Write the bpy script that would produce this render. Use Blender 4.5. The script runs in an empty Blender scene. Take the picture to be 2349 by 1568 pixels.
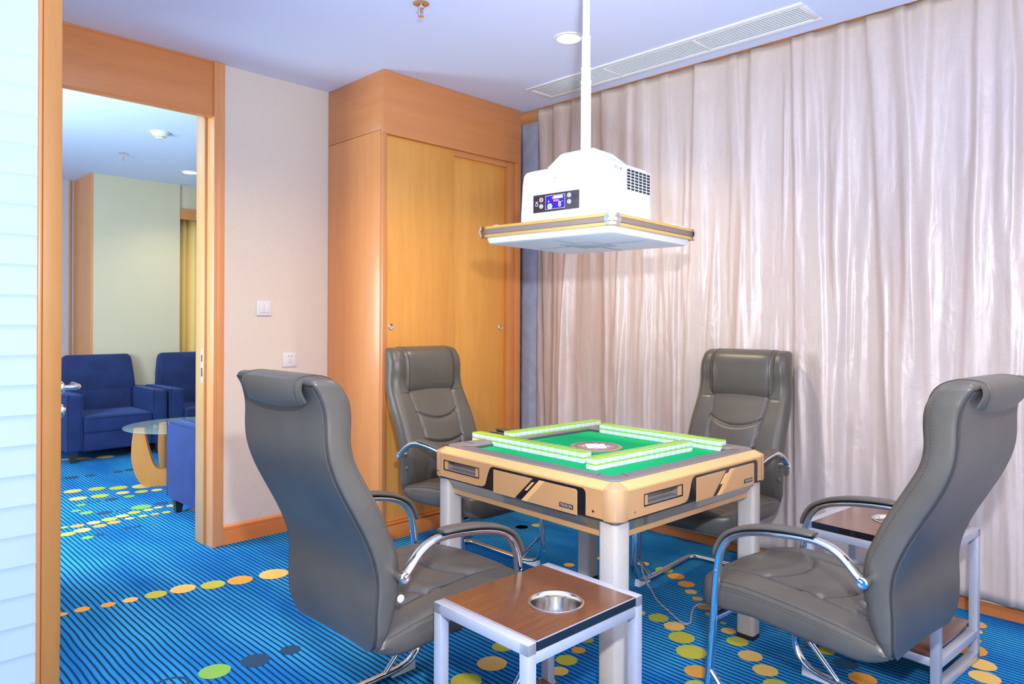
import bpy, bmesh, math, random
from math import sin, cos, pi, radians, sqrt, exp
from mathutils import Vector, Matrix, noise
S = bpy.context.scene
COL = S.collection
R = random.Random(7)
H = 2.767            # ceiling height

# ------------------------------------------------------------------ materials
P_DOWN, P_FAR, P_FLASH, P_SPOT, P_FAR2, P_WIN, P_BOUNCE = 90, 50, 260, 62, 10, 150, 300
WCOL, WSTR, EXPO = (1., .92, .84), 1.35, -.12
DOTS = [(0.805,3.585,0.022,'o'),(0.883,3.583,0.031,'o'),(0.981,3.56,0.03,'o'),(1.071,3.55,0.032,'y'),(1.177,3.535,0.048,'l'),(1.295,3.52,0.057,'y'),(1.419,3.471,0.056,'l'),(1.54,3.439,0.06,'o'),(1.699,3.401,0.072,'y'),(1.837,3.402,0.05,'l'),(1.075,2.611,0.056,'g'),(1.219,2.586,0.054,'d'),(1.356,2.572,0.04,'d'),(0.925,2.619,0.062,'r'),(1.436,6.094,0.06,'y'),(1.586,6.055,0.059,'l'),(1.714,5.973,0.064,'l'),(1.87,5.908,0.079,'y'),(2.017,5.929,0.048,'l'),(1.404,5.819,0.058,'y'),(1.538,5.793,0.059,'l'),(1.688,5.781,0.047,'y'),(1.8,5.724,0.046,'l'),(1.901,5.696,0.039,'y'),(1.687,5.631,0.037,'g'),(1.368,5.602,0.03,'g'),(1.306,5.455,0.029,'g'),(1.341,5.352,0.04,'g'),(1.652,5.253,0.063,'g'),(1.732,5.161,0.029,'y'),(1.662,5.142,0.031,'y'),(1.57,5.138,0.039,'l'),(1.656,5.0,0.028,'o'),(1.584,5.008,0.029,'l'),(1.727,4.995,0.029,'l'),(1.805,4.965,0.027,'y'),(1.813,5.146,0.033,'y'),(1.893,5.157,0.024,'y'),(1.878,4.936,0.023,'o'),(1.488,5.101,0.039,'y'),(1.502,5.004,0.028,'y'),(1.403,5.074,0.046,'l'),(1.403,4.977,0.039,'o'),(1.309,5.06,0.039,'y'),(1.317,4.954,0.039,'o'),(1.216,5.053,0.039,'o'),(1.213,4.926,0.047,'y'),(1.152,5.072,0.021,'l'),(1.127,4.9,0.042,'l'),(1.194,4.74,0.031,'g'),(1.57,5.626,0.043,'d'),(1.427,5.268,0.045,'d'),(1.786,5.262,0.042,'d'),(1.423,4.792,0.025,'d'),(1.484,4.779,0.023,'d'),(1.265,4.758,0.031,'d'),(1.549,6.62,0.057,'d'),(1.688,6.604,0.04,'d'),(1.891,6.602,0.043,'d'),(1.987,6.621,0.046,'d'),(2.096,6.616,0.052,'d'),(1.846,7.451,0.062,'o'),(2.01,7.4,0.075,'y'),(2.158,7.414,0.058,'d'),(2.276,7.414,0.052,'o'),(1.457,5.642,0.04,'r'),(1.534,5.238,0.045,'r'),(1.715,7.515,0.043,'y'),(3.179,2.032,0.045,'l'),(3.144,1.939,0.043,'o'),(3.086,1.845,0.042,'o'),(3.014,1.777,0.029,'y'),(2.961,1.712,0.025,'o'),(2.904,1.643,0.037,'o'),(2.842,1.583,0.02,'l'),(2.648,1.721,0.044,'l'),(2.623,1.626,0.044,'y'),(2.552,1.547,0.053,'l'),(2.468,1.452,0.059,'l'),(2.346,1.355,0.048,'o'),(2.803,1.495,0.013,'o'),(2.747,1.441,0.031,'y'),(2.682,1.368,0.043,'l'),(2.602,1.273,0.046,'y'),(2.535,1.181,0.046,'y'),(2.25,1.3,0.043,'l'),(2.458,1.106,0.044,'l'),(2.882,2.43,0.029,'o'),(3.066,2.396,0.026,'l'),(3.116,2.364,0.016,'o'),(3.18,2.163,0.032,'y'),(3.296,3.045,0.036,'l'),(3.2,3.088,0.039,'d'),(2.349,1.828,0.027,'o'),(2.258,1.807,0.028,'l'),(2.163,1.773,0.028,'o'),(2.067,1.753,0.042,'l'),(1.983,1.717,0.034,'y'),(1.896,1.701,0.033,'l'),(2.638,1.805,0.021,'y'),(1.969,2.005,0.042,'l'),(1.845,1.935,0.057,'y'),(1.689,1.906,0.057,'l'),(3.57,0.722,0.041,'o'),(3.489,0.707,0.026,'y'),(3.386,0.703,0.037,'o'),(3.281,0.69,0.065,'o'),(3.165,0.621,0.05,'y'),(3.059,0.59,0.051,'y'),(2.802,0.988,0.044,'d'),(2.728,0.903,0.048,'o'),(2.856,1.083,0.035,'l'),(3.192,3.085,0.042,'d'),(2.964,3.176,0.046,'d'),(2.813,3.177,0.036,'d')]
def new_mat(name):
    m = bpy.data.materials.new(name); m.use_nodes = True
    nt = m.node_tree; b = nt.nodes['Principled BSDF']
    return m, nt, b
def setp(b, **k):
    names = dict(col='Base Color', rough='Roughness', metal='Metallic', trans='Transmission Weight', ior='IOR',
                 emis='Emission Color', estr='Emission Strength', coat='Coat Weight', crough='Coat Roughness', sheen='Sheen Weight', spec='Specular IOR Level', sheent='Sheen Tint', alpha='Alpha')
    for a, v in k.items():
        if a in ('col', 'emis', 'sheent'): v = (*v, 1)
        b.inputs[names[a]].default_value = v
def N(nt, t, **k):
    n = nt.nodes.new(t)
    for a, v in k.items():
        if a.startswith('i_'): n.inputs[a[2:].replace('_', ' ')].default_value = v
        else: setattr(n, a, v)
    return n
def coords(nt, scale=(1, 1, 1), rot=(0, 0, 0), kind='Object'):
    tc = N(nt, 'ShaderNodeTexCoord'); mp = N(nt, 'ShaderNodeMapping')
    mp.inputs['Scale'].default_value = scale; mp.inputs['Rotation'].default_value = rot
    nt.links.new(tc.outputs[kind], mp.inputs['Vector'])
    return mp.outputs['Vector']
def ramp(nt, fac, stops):
    r = N(nt, 'ShaderNodeValToRGB'); e = r.color_ramp.elements
    while len(e) < len(stops): e.new(.5)
    for i, (p, c) in enumerate(stops):
        e[i].position = p; e[i].color = (*c, 1)
    nt.links.new(fac, r.inputs['Fac']); return r.outputs['Color']
def bump(nt, b, fac, strength=.3, dist=.002, prev=None):
    n = N(nt, 'ShaderNodeBump'); n.inputs['Strength'].default_value = strength; n.inputs['Distance'].default_value = dist
    nt.links.new(fac, n.inputs['Height'])
    if prev: nt.links.new(prev, n.inputs['Normal'])
    if b is not None: nt.links.new(n.outputs['Normal'], b.inputs['Normal'])
    return n.outputs['Normal']
def plain(name, col, rough=.5, metal=0., **k):
    m, nt, b = new_mat(name); setp(b, col=col, rough=rough, metal=metal, **k); return m
def speck(name, col, rough=.5, metal=0., amt=.08, scale=60, bstr=.15, bdist=.001, **k):
    m, nt, b = new_mat(name); setp(b, rough=rough, metal=metal, **k)
    v = coords(nt); n = N(nt, 'ShaderNodeTexNoise', i_Scale=scale, i_Detail=4.)
    nt.links.new(v, n.inputs['Vector'])
    lo = tuple(max(0, c * (1 - amt)) for c in col); hi = tuple(min(1, c * (1 + amt)) for c in col)
    nt.links.new(ramp(nt, n.outputs['Fac'], [(.3, lo), (.7, hi)]), b.inputs['Base Color'])
    bump(nt, b, n.outputs['Fac'], bstr, bdist); return m
def wood(name, c1, c2, rough=.35, scale=(1, 1, 1), vert=True, herring=False, coat=.25):
    m, nt, b = new_mat(name); setp(b, rough=rough, coat=coat, crough=.2)
    sc = (9, 9, .7) if vert else (.7, .7, 9)
    v = coords(nt, tuple(a * q for a, q in zip(sc, scale)))
    n = N(nt, 'ShaderNodeTexNoise', i_Scale=2.2, i_Detail=7., i_Roughness=.62, i_Distortion=.5)
    nt.links.new(v, n.inputs['Vector'])
    fac = n.outputs['Fac']
    v2 = coords(nt, (160, 160, 6) if vert else (6, 6, 160)); n2 = N(nt, 'ShaderNodeTexNoise', i_Scale=1., i_Detail=3.)
    nt.links.new(v2, n2.inputs['Vector'])
    mx = N(nt, 'ShaderNodeMix', data_type='FLOAT'); mx.inputs['Factor'].default_value = .25
    nt.links.new(fac, mx.inputs[2]); nt.links.new(n2.outputs['Fac'], mx.inputs[3]); fac = mx.outputs[0]
    if herring:
        # chevron figure of a quarter-sawn veneer: |tri(x)| added to z, striped
        tc = N(nt, 'ShaderNodeTexCoord'); sp = N(nt, 'ShaderNodeSeparateXYZ'); nt.links.new(tc.outputs['Object'], sp.inputs[0])
        p = N(nt, 'ShaderNodeMath', operation='PINGPONG'); p.inputs[1].default_value = .045
        nt.links.new(sp.outputs['X'], p.inputs[0])
        a = N(nt, 'ShaderNodeMath', operation='MULTIPLY_ADD'); a.inputs[1].default_value = .55
        nt.links.new(p.outputs[0], a.inputs[0]); nt.links.new(sp.outputs['Z'], a.inputs[2])
        w = N(nt, 'ShaderNodeMath', operation='MULTIPLY'); w.inputs[1].default_value = 620.; nt.links.new(a.outputs[0], w.inputs[0])
        s = N(nt, 'ShaderNodeMath', operation='SINE'); nt.links.new(w.outputs[0], s.inputs[0])
        k = N(nt, 'ShaderNodeMath', operation='MULTIPLY_ADD'); k.inputs[1].default_value = .13; nt.links.new(s.outputs[0], k.inputs[0]); nt.links.new(fac, k.inputs[2])
        fac = k.outputs[0]
    nt.links.new(ramp(nt, fac, [(.3, c1), (.72, c2)]), b.inputs['Base Color'])
    bump(nt, b, n2.outputs['Fac'], .05, .0005)
    return m

M = {}
M['wall'] = speck('wallpaper_linen', (.68, .605, .54), .85, amt=.05, scale=220, bstr=.25, bdist=.0008)
M['wall_far'] = speck('wallpaper_cream', (.62, .555, .41), .85, amt=.04, scale=160, bstr=.2, bdist=.0008)
M['ceiling'] = speck('ceiling_blue_bounce_tint', (.70, .77, 1.), .9, amt=.01, scale=90, bstr=.05)  # blue of the bounced light is put into the white ceiling's colour
M['wood'] = wood('cherry_veneer', (.58, .215, .065), (.66, .27, .09))
M['wood_h'] = wood('cherry_veneer_horizontal', (.57, .205, .06), (.66, .265, .09), vert=False)
M['wood_side'] = wood('cherry_veneer_side', (.70, .27, .085), (.77, .32, .105))
M['wood_door'] = wood('figured_door_veneer', (.68, .29, .05), (.77, .38, .085), herring=True)
M['wood_base'] = wood('baseboard_wood', (.62, .19, .045), (.70, .23, .055), vert=False)
M['wood_light'] = wood('light_frame_wood', (.42, .175, .036), (.49, .215, .05), rough=.5, coat=0.)
M['casing'] = wood('casing_wood', (.64, .27, .10), (.72, .33, .13))
M['jamb'] = wood('jamb_wood', (.46, .24, .085), (.54, .29, .11))
M['chrome'] = plain('chrome', (.86, .86, .88), .06, 1.)
M['steel'] = plain('polished_steel', (.80, .80, .80), .14, 1.)
M['brushed'] = speck('silver_painted_steel', (.55, .57, .66), .38, .35, amt=.04, scale=120, bstr=.05)
M['white'] = plain('white_plastic', (.86, .88, .88), .28, coat=.3, crough=.1)
M['white_matte'] = plain('white_matte_plastic', (.82, .83, .85), .5)
M['lampwhite'] = plain('frosted_diffuser', (.86, .87, .97), .45, emis=(.72, .76, 1.), estr=.16)
M['black'] = plain('black_gloss', (.012, .012, .014), .12, coat=.4)
M['blackm'] = plain('black_matte', (.02, .02, .022), .6)
M['darkhole'] = plain('dark_vent', (.015, .015, .018), .8)
M['gold'] = plain('champagne_gold_paint', (.68, .375, .165), .25, .12, coat=.5, crough=.06)
M['gold_light'] = plain('champagne_gold_edge', (.93, .52, .20), .35, .05, coat=.2)
M['capgold'] = plain('champagne_silver_cap', (.70, .42, .21), .27, .2, coat=.3)
M['skirt'] = plain('smoked_mirror_skirt', (.27, .245, .21), .08, .15, coat=.6, crough=.03)
M['rim'] = speck('grey_rubber_rim', (.23, .20, .20), .55, amt=.06, scale=260, bstr=.1)
M['rim_in'] = plain('dark_inner_edge', (.08, .10, .11), .5)
M['felt'] = speck('green_felt', (.012, .48, .17), 1., amt=.06, scale=300, bstr=.2, spec=.1)
M['legmetal'] = speck('table_leg_paint', (.62, .56, .51), .35, .1, amt=.03, scale=80, bstr=.04)
M['tile_w'] = plain('tile_ivory', (.80, .86, .90), .25, coat=.3)
M['tile_g'] = plain('tile_green_back', (.36, .70, .06), .25, coat=.3)
M['brown_top'] = None
M['blue'] = None
M['cable'] = plain('grey_cable', (.32, .32, .40), .5)
M['switchw'] = plain('switch_plastic', (.70, .70, .76), .35)
M['sockdark'] = plain('socket_hole', (.12, .05, .05), .7)
M['goldtrim'] = plain('gold_anodised_trim', (.86, .56, .17), .32, .35)
M['silvertrim'] = plain('fluted_silver_trim', (.66, .56, .52), .3, .5)
M['emit_warm'] = plain('downlight_glow', (1, 1, 1), .5, emis=(1., .93, .70), estr=14.)
M['led_blue'] = plain('display_blue', (.004, .002, .05), .2, emis=(.06, .03, 1.), estr=.9)
M['led_cyan'] = plain('display_cyan', (.3, .8, 1), .3, emis=(.35, .9, 1.), estr=2.2)
M['led_red'] = plain('display_red', (.8, .1, .1), .3, emis=(1., .15, .18), estr=1.2)
M['led_white'] = plain('display_white_ink', (.75, .72, .95), .4, emis=(.7, .68, 1.), estr=.35)
M['led_amber'] = plain('display_amber', (.9, .5, .1), .3, emis=(1., .6, .1), estr=1.5)
M['led_pink'] = plain('centre_light', (1, .9, 1), .3, emis=(1., .86, 1.), estr=2.2)
M['led_magenta'] = plain('centre_magenta', (.9, .2, .8), .3, emis=(.9, .25, .85), estr=1.)
M['ink'] = plain('grey_ink', (.50, .50, .55), .6)
M['inkred'] = plain('red_ink', (.75, .25, .25), .6)
M['inkblue'] = plain('blue_ink', (.12, .35, .62), .6)
M['disc_rim'] = plain('disc_copper', (.58, .36, .26), .3, .3)
M['disc_dark'] = plain('disc_smoke', (.33, .18, .14), .25, .2)
M['disc_grey'] = plain('disc_grey', (.55, .52, .55), .3, .2)
M['traysilver'] = plain('tray_silver', (.42, .40, .40), .45, .4)
M['glass'] = plain('clear_glass', (.7, .9, .84), .02, trans=0., ior=1.5, alpha=.16)

def leather():
    m, nt, b = new_mat('charcoal_leather'); setp(b, rough=.36, spec=.48)
    v = coords(nt); vo = N(nt, 'ShaderNodeTexVoronoi', i_Scale=420.); nt.links.new(v, vo.inputs['Vector'])
    n = N(nt, 'ShaderNodeTexNoise', i_Scale=5., i_Detail=3.); nt.links.new(v, n.inputs['Vector'])
    nt.links.new(ramp(nt, n.outputs['Fac'], [(.3, (.088, .080, .068)), (.7, (.112, .102, .088))]), b.inputs['Base Color'])
    p = bump(nt, None, n.outputs['Fac'], .18, .006)
    bump(nt, b, vo.outputs['Distance'], .12, .0006, p); return m
M['leather'] = leather()
M['piping'] = plain('dark_piping', (.035, .035, .045), .4)
M['stitch'] = plain('pale_stitch', (.17, .17, .20), .6)

def velvet():
    m, nt, b = new_mat('navy_velvet'); setp(b, rough=.85, sheen=.25, sheent=(.2, .35, 1.))
    v = coords(nt); n = N(nt, 'ShaderNodeTexNoise', i_Scale=6., i_Detail=5.); nt.links.new(v, n.inputs['Vector'])
    nt.links.new(ramp(nt, n.outputs['Fac'], [(.35, (.0035, .014, .085)), (.7, (.007, .027, .135))]), b.inputs['Base Color'])
    bump(nt, b, n.outputs['Fac'], .1, .003); return m
M['blue'] = velvet()

def browntop():
    m, nt, b = new_mat('brown_wood_laminate'); setp(b, rough=.25, coat=.5, crough=.15)
    v = coords(nt, (2.2, 60, 10)); n = N(nt, 'ShaderNodeTexNoise', i_Scale=1.6, i_Detail=6., i_Distortion=.3); nt.links.new(v, n.inputs['Vector'])
    nt.links.new(ramp(nt, n.outputs['Fac'], [(.3, (.135, .045, .020)), (.7, (.18, .064, .029))]), b.inputs['Base Color'])
    bump(nt, b, n.outputs['Fac'], .25, .001); return m
M['brown_top'] = browntop()

def carpet():
    m, nt, b = new_mat('striped_blue_carpet'); setp(b, rough=1., spec=.1)
    tc = N(nt, 'ShaderNodeTexCoord'); sp = N(nt, 'ShaderNodeSeparateXYZ'); nt.links.new(tc.outputs['Object'], sp.inputs[0])
    # weave wander
    v0 = coords(nt, (1., 1., 1.)); nw = N(nt, 'ShaderNodeTexNoise', i_Scale=3.2, i_Detail=2.); nt.links.new(v0, nw.inputs['Vector'])
    wob = N(nt, 'ShaderNodeMath', operation='MULTIPLY_ADD'); wob.inputs[1].default_value = .016; nt.links.new(nw.outputs['Fac'], wob.inputs[0]); nt.links.new(sp.outputs['X'], wob.inputs[2])
    nf = N(nt, 'ShaderNodeTexNoise', i_Scale=260., i_Detail=2.); nt.links.new(v0, nf.inputs['Vector'])
    wob2 = N(nt, 'ShaderNodeMath', operation='MULTIPLY_ADD'); wob2.inputs[1].default_value = .0045; nt.links.new(nf.outputs['Fac'], wob2.inputs[0]); nt.links.new(wob.outputs[0], wob2.inputs[2])
    dv = N(nt, 'ShaderNodeMath', operation='DIVIDE'); dv.inputs[1].default_value = .0236; nt.links.new(wob2.outputs[0], dv.inputs[0])
    fr = N(nt, 'ShaderNodeMath', operation='FRACT'); nt.links.new(dv.outputs[0], fr.inputs[0])
    n = N(nt, 'ShaderNodeTexNoise', i_Scale=1.1, i_Detail=3.); nt.links.new(coords(nt, (3.2, .9, 1.)), n.inputs['Vector'])
    n3 = N(nt, 'ShaderNodeTexNoise', i_Scale=500., i_Detail=2.); nt.links.new(v0, n3.inputs['Vector'])
    basec = ramp(nt, n.outputs['Fac'], [(.36, (.008, .19, .62)), (.62, (.035, .34, .76))])
    dark = ramp(nt, n3.outputs['Fac'], [(.2, (.004, .035, .10)), (.8, (.012, .065, .16))])
    st = ramp(nt, fr.outputs[0], [(0., (0, 0, 0)), (.30, (0, 0, 0)), (.36, (1, 1, 1)), (.94, (1, 1, 1)), (1., (0, 0, 0))])
    mx = N(nt, 'ShaderNodeMix', data_type='RGBA'); nt.links.new(st, mx.inputs['Factor']); nt.links.new(dark, mx.inputs[6]); nt.links.new(basec, mx.inputs[7])
    nt.links.new(mx.outputs[2], b.inputs['Base Color'])
    p = bump(nt, None, st, .35, .004); bump(nt, b, n3.outputs['Fac'], .35, .003, p); return m
M['carpet'] = carpet()
def dot(name, c):
    return speck('carpet_dot_' + name, c, .95, amt=.10, scale=420, bstr=.3, bdist=.002)
DOT = dict(o=dot('orange', (.80, .36, .055)), y=dot('yellow', (.84, .52, .14)), l=dot('lime', (.52, .50, .05)), g=dot('green', (.22, .48, .09)), d=dot('slate', (.012, .06, .14)))

def satin():
    m, nt, b = new_mat('cream_satin'); setp(b, rough=.42, metal=.13, sheen=.1, spec=.7)
    v = coords(nt, (1, 9, 1.0)); n = N(nt, 'ShaderNodeTexNoise', i_Scale=1.6, i_Detail=3., i_Roughness=.5, i_Distortion=.35); nt.links.new(v, n.inputs['Vector'])
    v2 = coords(nt, (1, 5, 2.2), (.5, 0, 0)); n2 = N(nt, 'ShaderNodeTexNoise', i_Scale=1.5, i_Detail=3., i_Distortion=.6); nt.links.new(v2, n2.inputs['Vector'])
    v3 = coords(nt, (1, 60, 900)); n3 = N(nt, 'ShaderNodeTexNoise', i_Scale=1., i_Detail=1.); nt.links.new(v3, n3.inputs['Vector'])
    nt.links.new(ramp(nt, n3.outputs['Fac'], [(.3, (.62, .515, .48)), (.7, (.69, .58, .545))]), b.inputs['Base Color'])
    p = bump(nt, None, n.outputs['Fac'], .5, .016); bump(nt, b, n2.outputs['Fac'], .5, .022, p); return m
M['satin'] = satin()
M['lining'] = speck('silver_lining', (.60, .63, .84), .45, .05, amt=.1, scale=14, bstr=.5, bdist=.01)
M['yellowcurtain'] = plain('sunlit_curtain', (.90, .62, .22), .7)

# ------------------------------------------------------------------ geometry helpers
class MB:
    def __init__(s): s.bm = bmesh.new(); s.mi = 0
    def _set(s, faces):
        for f in faces: f.material_index = s.mi
    def box(s, x0, x1, y0, y1, z0, z1, bev=0., seg=2, M4=None):
        r = bmesh.ops.create_cube(s.bm, size=1.); vs = r['verts']
        for v in vs:
            v.co = Vector((x0 + (v.co.x + .5) * (x1 - x0), y0 + (v.co.y + .5) * (y1 - y0), z0 + (v.co.z + .5) * (z1 - z0)))
            if M4: v.co = M4 @ v.co
        fs = set(f for v in vs for f in v.link_faces); s._set(fs)
        if bev > 0:
            es = list(set(e for v in vs for e in v.link_edges))
            r = bmesh.ops.bevel(s.bm, geom=es, offset=bev, segments=seg, profile=.5, affect='EDGES')
            s._set(r['faces'])
        return s
    def rings(s, rs, cap=True, closed=True, loop=False):
        bm = s.bm; V = [[bm.verts.new(p) for p in r] for r in rs]; n = len(rs[0])
        k = len(V)
        for i in range(k if loop else k - 1):
            a, b = V[i], V[(i + 1) % k]
            for j in range(n if closed else n - 1):
                q = (a[j], a[(j + 1) % n], b[(j + 1) % n], b[j])
                try: s._set([bm.faces.new(q)])
                except ValueError: pass
        if cap and closed and not loop:
            for r in (V[0][::-1], V[-1]):
                try: s._set([bm.faces.new(r)])
                except ValueError: pass
        return s
    def tube(s, path, ra, rb=None, side=None, seg=12, cap=True, loop=False):
        """sweep an ellipse; ra across 'side', rb along the other normal"""
        rb = rb or ra; P = [Vector(p) for p in path]; n = len(P); rs = []
        prev = None
        for i in range(n):
            if loop: t = (P[(i + 1) % n] - P[i - 1]).normalized()
            else: t = (P[min(i + 1, n - 1)] - P[max(i - 1, 0)]).normalized()
            if side is not None:
                a = Vector(side); a = (a - t * a.dot(t)).normalized()
            else:
                if prev is None: prev = Vector((0, 0, 1)) if abs(t.z) < .9 else Vector((1, 0, 0))
                a = (prev - t * prev.dot(t)).normalized(); prev = a
            b = t.cross(a)
            rs.append([P[i] + a * (ra * cos(2 * pi * k / seg)) + b * (rb * sin(2 * pi * k / seg)) for k in range(seg)])
        return s.rings(rs, cap, True, loop)
    def lathe(s, prof, c=(0, 0, 0), seg=32, axis='Z', cap=True):
        c = Vector(c); rs = []
        for r, h in prof:
            ring = []
            for k in range(seg):
                a = 2 * pi * k / seg; x, y = r * cos(a), r * sin(a)
                p = {'Z': (x, y, h), 'X': (h, x, y), 'Y': (y, h, x)}[axis]
                ring.append(c + Vector(p))
            rs.append(ring)
        return s.rings(rs, cap)
    def prism(s, pts, d0, d1, fn, bev=0.):
        """outline pts (a,b); fn(a,b,d)->xyz"""
        A = [s.bm.verts.new(fn(a, b, d0)) for a, b in pts]; B = [s.bm.verts.new(fn(a, b, d1)) for a, b in pts]; n = len(pts)
        fs = [s.bm.faces.new(A[::-1]), s.bm.faces.new(B)]
        for i in range(n): fs.append(s.bm.faces.new((A[i], A[(i + 1) % n], B[(i + 1) % n], B[i])))
        s._set(fs)
        if bev:
            es = [e for e in fs[1].edges]
            r = bmesh.ops.bevel(s.bm, geom=es, offset=bev, segments=2, profile=.5, affect='EDGES'); s._set(r['faces'])
        return s
    def quad(s, *p):
        s._set([s.bm.faces.new([s.bm.verts.new(q) for q in p])]); return s
    def build(s, name, mats, parent=None, smooth=True, ang=35, **props):
        bmesh.ops.recalc_face_normals(s.bm, faces=s.bm.faces[:])
        me = bpy.data.meshes.new(name); s.bm.to_mesh(me); s.bm.free()
        for m in (mats if isinstance(mats, (list, tuple)) else [mats]): me.materials.append(m)
        if smooth:
            me.shade_smooth(); me.set_sharp_from_angle(angle=radians(ang))
        o = bpy.data.objects.new(name, me); COL.objects.link(o)
        if parent is not None: o.parent = parent
        for k, v in props.items(): o[k] = v
        return o
def thing(name, label, cat, loc=(0, 0, 0), rz=0., group=None):
    o = bpy.data.objects.new(name, None); COL.objects.link(o); o.empty_display_size = .1
    o.location = loc; o.rotation_euler = (0, 0, rz); tag(o, label, cat, group); return o
def tag(o, label, cat, group=None):
    o['label'] = label; o['category'] = cat
    if group: o['group'] = group
    return o
def kids(o): return [c for c in bpy.data.objects if c.parent == o]
def copy_tree(o, parent=None):
    c = o.copy(); COL.objects.link(c); c.parent = parent
    for k in kids(o): copy_tree(k, c)
    return c
def struct(o): o['kind'] = 'structure'; return o
def text(body, size, mat, parent, M4, name, ext=.0006, align='CENTER', sx=1.):
    cu = bpy.data.curves.new(name, 'FONT'); cu.body = body; cu.size = size; cu.extrude = ext; cu.align_x = align; cu.align_y = 'CENTER'; cu.resolution_u = 3
    t = bpy.data.objects.new(name, cu); COL.objects.link(t)
    dg = bpy.context.evaluated_depsgraph_get(); me = bpy.data.meshes.new_from_object(t.evaluated_get(dg))
    bpy.data.objects.remove(t); bpy.data.curves.remove(cu)
    me.transform(M4 @ Matrix.Diagonal((sx, 1, 1, 1))); me.materials.clear(); me.materials.append(mat)
    o = bpy.data.objects.new(name, me); COL.objects.link(o); o.parent = parent; return o
def frame(o, x, y):          # matrix whose local x,y (text plane) are given world vectors
    x = Vector(x).normalized(); y = Vector(y).normalized(); z = x.cross(y)
    m = Matrix((x, y, z)).transposed().to_4x4(); m.translation = Vector(o); return m
def smoothpath(pts, n=6):
    """Catmull-Rom"""
    P = [Vector(p) for p in pts]; out = []
    for i in range(len(P) - 1):
        p0 = P[max(i - 1, 0)]; p1 = P[i]; p2 = P[i + 1]; p3 = P[min(i + 2, len(P) - 1)]
        for k in range(n):
            t = k / n
            out.append(.5 * ((2 * p1) + (p2 - p0) * t + (2 * p0 - 5 * p1 + 4 * p2 - p3) * t * t + (3 * p1 - p0 - 3 * p2 + p3) * t ** 3))
    out.append(P[-1]); return out
def rrect(w, d, r, n=5):     # rounded rectangle outline, half sizes
    pts = []
    for cx_, cy_, a0 in ((w - r, d - r, 0), (-w + r, d - r, 90), (-w + r, -d + r, 180), (w - r, -d + r, 270)):
        for k in range(n + 1):
            a = radians(a0 + 90 * k / n); pts.append((cx_ + r * cos(a), cy_ + r * sin(a)))
    return pts

# ------------------------------------------------------------------ camera
cam = bpy.data.cameras.new('camera'); co = bpy.data.objects.new('camera', cam); COL.objects.link(co)
yaw, roll = .7829, .0044
Fv = Vector((cos(yaw), sin(yaw), 0)); Rv = Vector((sin(yaw), -cos(yaw), 0)); Uv = Vector((0, 0, 1))
R2 = Rv * cos(roll) + Uv * sin(roll); U2 = -Rv * sin(roll) + Uv * cos(roll)
mm = Matrix((R2, U2, -Fv)).transposed().to_4x4(); mm.translation = (0, 0, 1.3); co.matrix_world = mm
cam.sensor_width = 36; cam.lens = 1616.8 / 2349 * 36; cam.shift_x = 0.; cam.shift_y = (735.3 - 784) / 2349
cam.clip_start = .02; S.camera = co

# ------------------------------------------------------------------ floor
mb = MB(); mb.box(-2.2, 4.4, -2.2, 9.2, -.05, 0.)
order = dict(o=1, y=2, l=3, g=4, d=5)
for x, y, r, c in DOTS:
    if c == 'r':
        mb.mi = 5
        ro = [(x + r * cos(2 * pi * k / 36), y + r * sin(2 * pi * k / 36), .0012) for k in range(36)]
        ri = [(x + r * .8 * cos(2 * pi * k / 36), y + r * .8 * sin(2 * pi * k / 36), .0012) for k in range(36)]
        mb.rings([ro, ri], cap=False)
    else:
        mb.mi = order[c]; n = 40
        vs = [mb.bm.verts.new((x + r * cos(2 * pi * k / n) * (1 + .02 * R.uniform(-1, 1)), y + r * sin(2 * pi * k / n) * (1 + .02 * R.uniform(-1, 1)), .0012)) for k in range(n)]
        mb._set([mb.bm.faces.new(vs)])
struct(mb.build('floor', [M['carpet']] + [DOT[k] for k in 'oylgd'], smooth=False))

# ------------------------------------------------------------------ shell
def bx(name, x0, x1, y0, y1, z0, z1, mat, bev=0., parent=None, s=True):
    o = MB().box(x0, x1, y0, y1, z0, z1, bev).build(name, mat, parent, smooth=bev > 0)
    if s and parent is None: struct(o)
    return o
bx('ceiling', -2.2, 3.575, -2.2, 9.2, H, H + .06, M['ceiling'])
bx('ceiling_slot', 3.575, 3.9, -2.2, 4.4, H + .13, H + .18, M['blackm'])
YA = 4.052
mb = MB(); mb.box(1.66, 3.735, YA, YA + .178, 0, H); mb.box(-2.2, .66, YA, YA + .178, 0, H); mb.box(.66, 1.66, YA + .08, YA + .178, 2.515, H)
struct(mb.build('wall_back', M['wall'], smooth=False))
bx('wall_right', 3.735, 3.9, -2.2, YA + .178, 0, H + .13, M['wall'])
# baseboards
def baseboard(name, a, b, nrm, h=.112):
    a, b, nrm = Vector(a), Vector(b), Vector(nrm)
    prof = [(0, 0), (.014, 0), (.014, .078), (.011, .081), (.014, .084), (.014, .100), (.008, .107), (.004, h), (0, h)]
    rs = [[p + nrm * d + Vector((0, 0, z * h / .112)) for d, z in prof] for p in (a, b)]
    return struct(MB().rings(rs).build(name, M['wood_base'], smooth=False))
baseboard('baseboard_back', (1.706, YA, 0), (2.382, YA, 0), (0, -1, 0))
baseboard('baseboard_right', (3.735, YA, 0), (3.735, -2.2, 0), (-1, 0, 0), .055)
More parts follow.
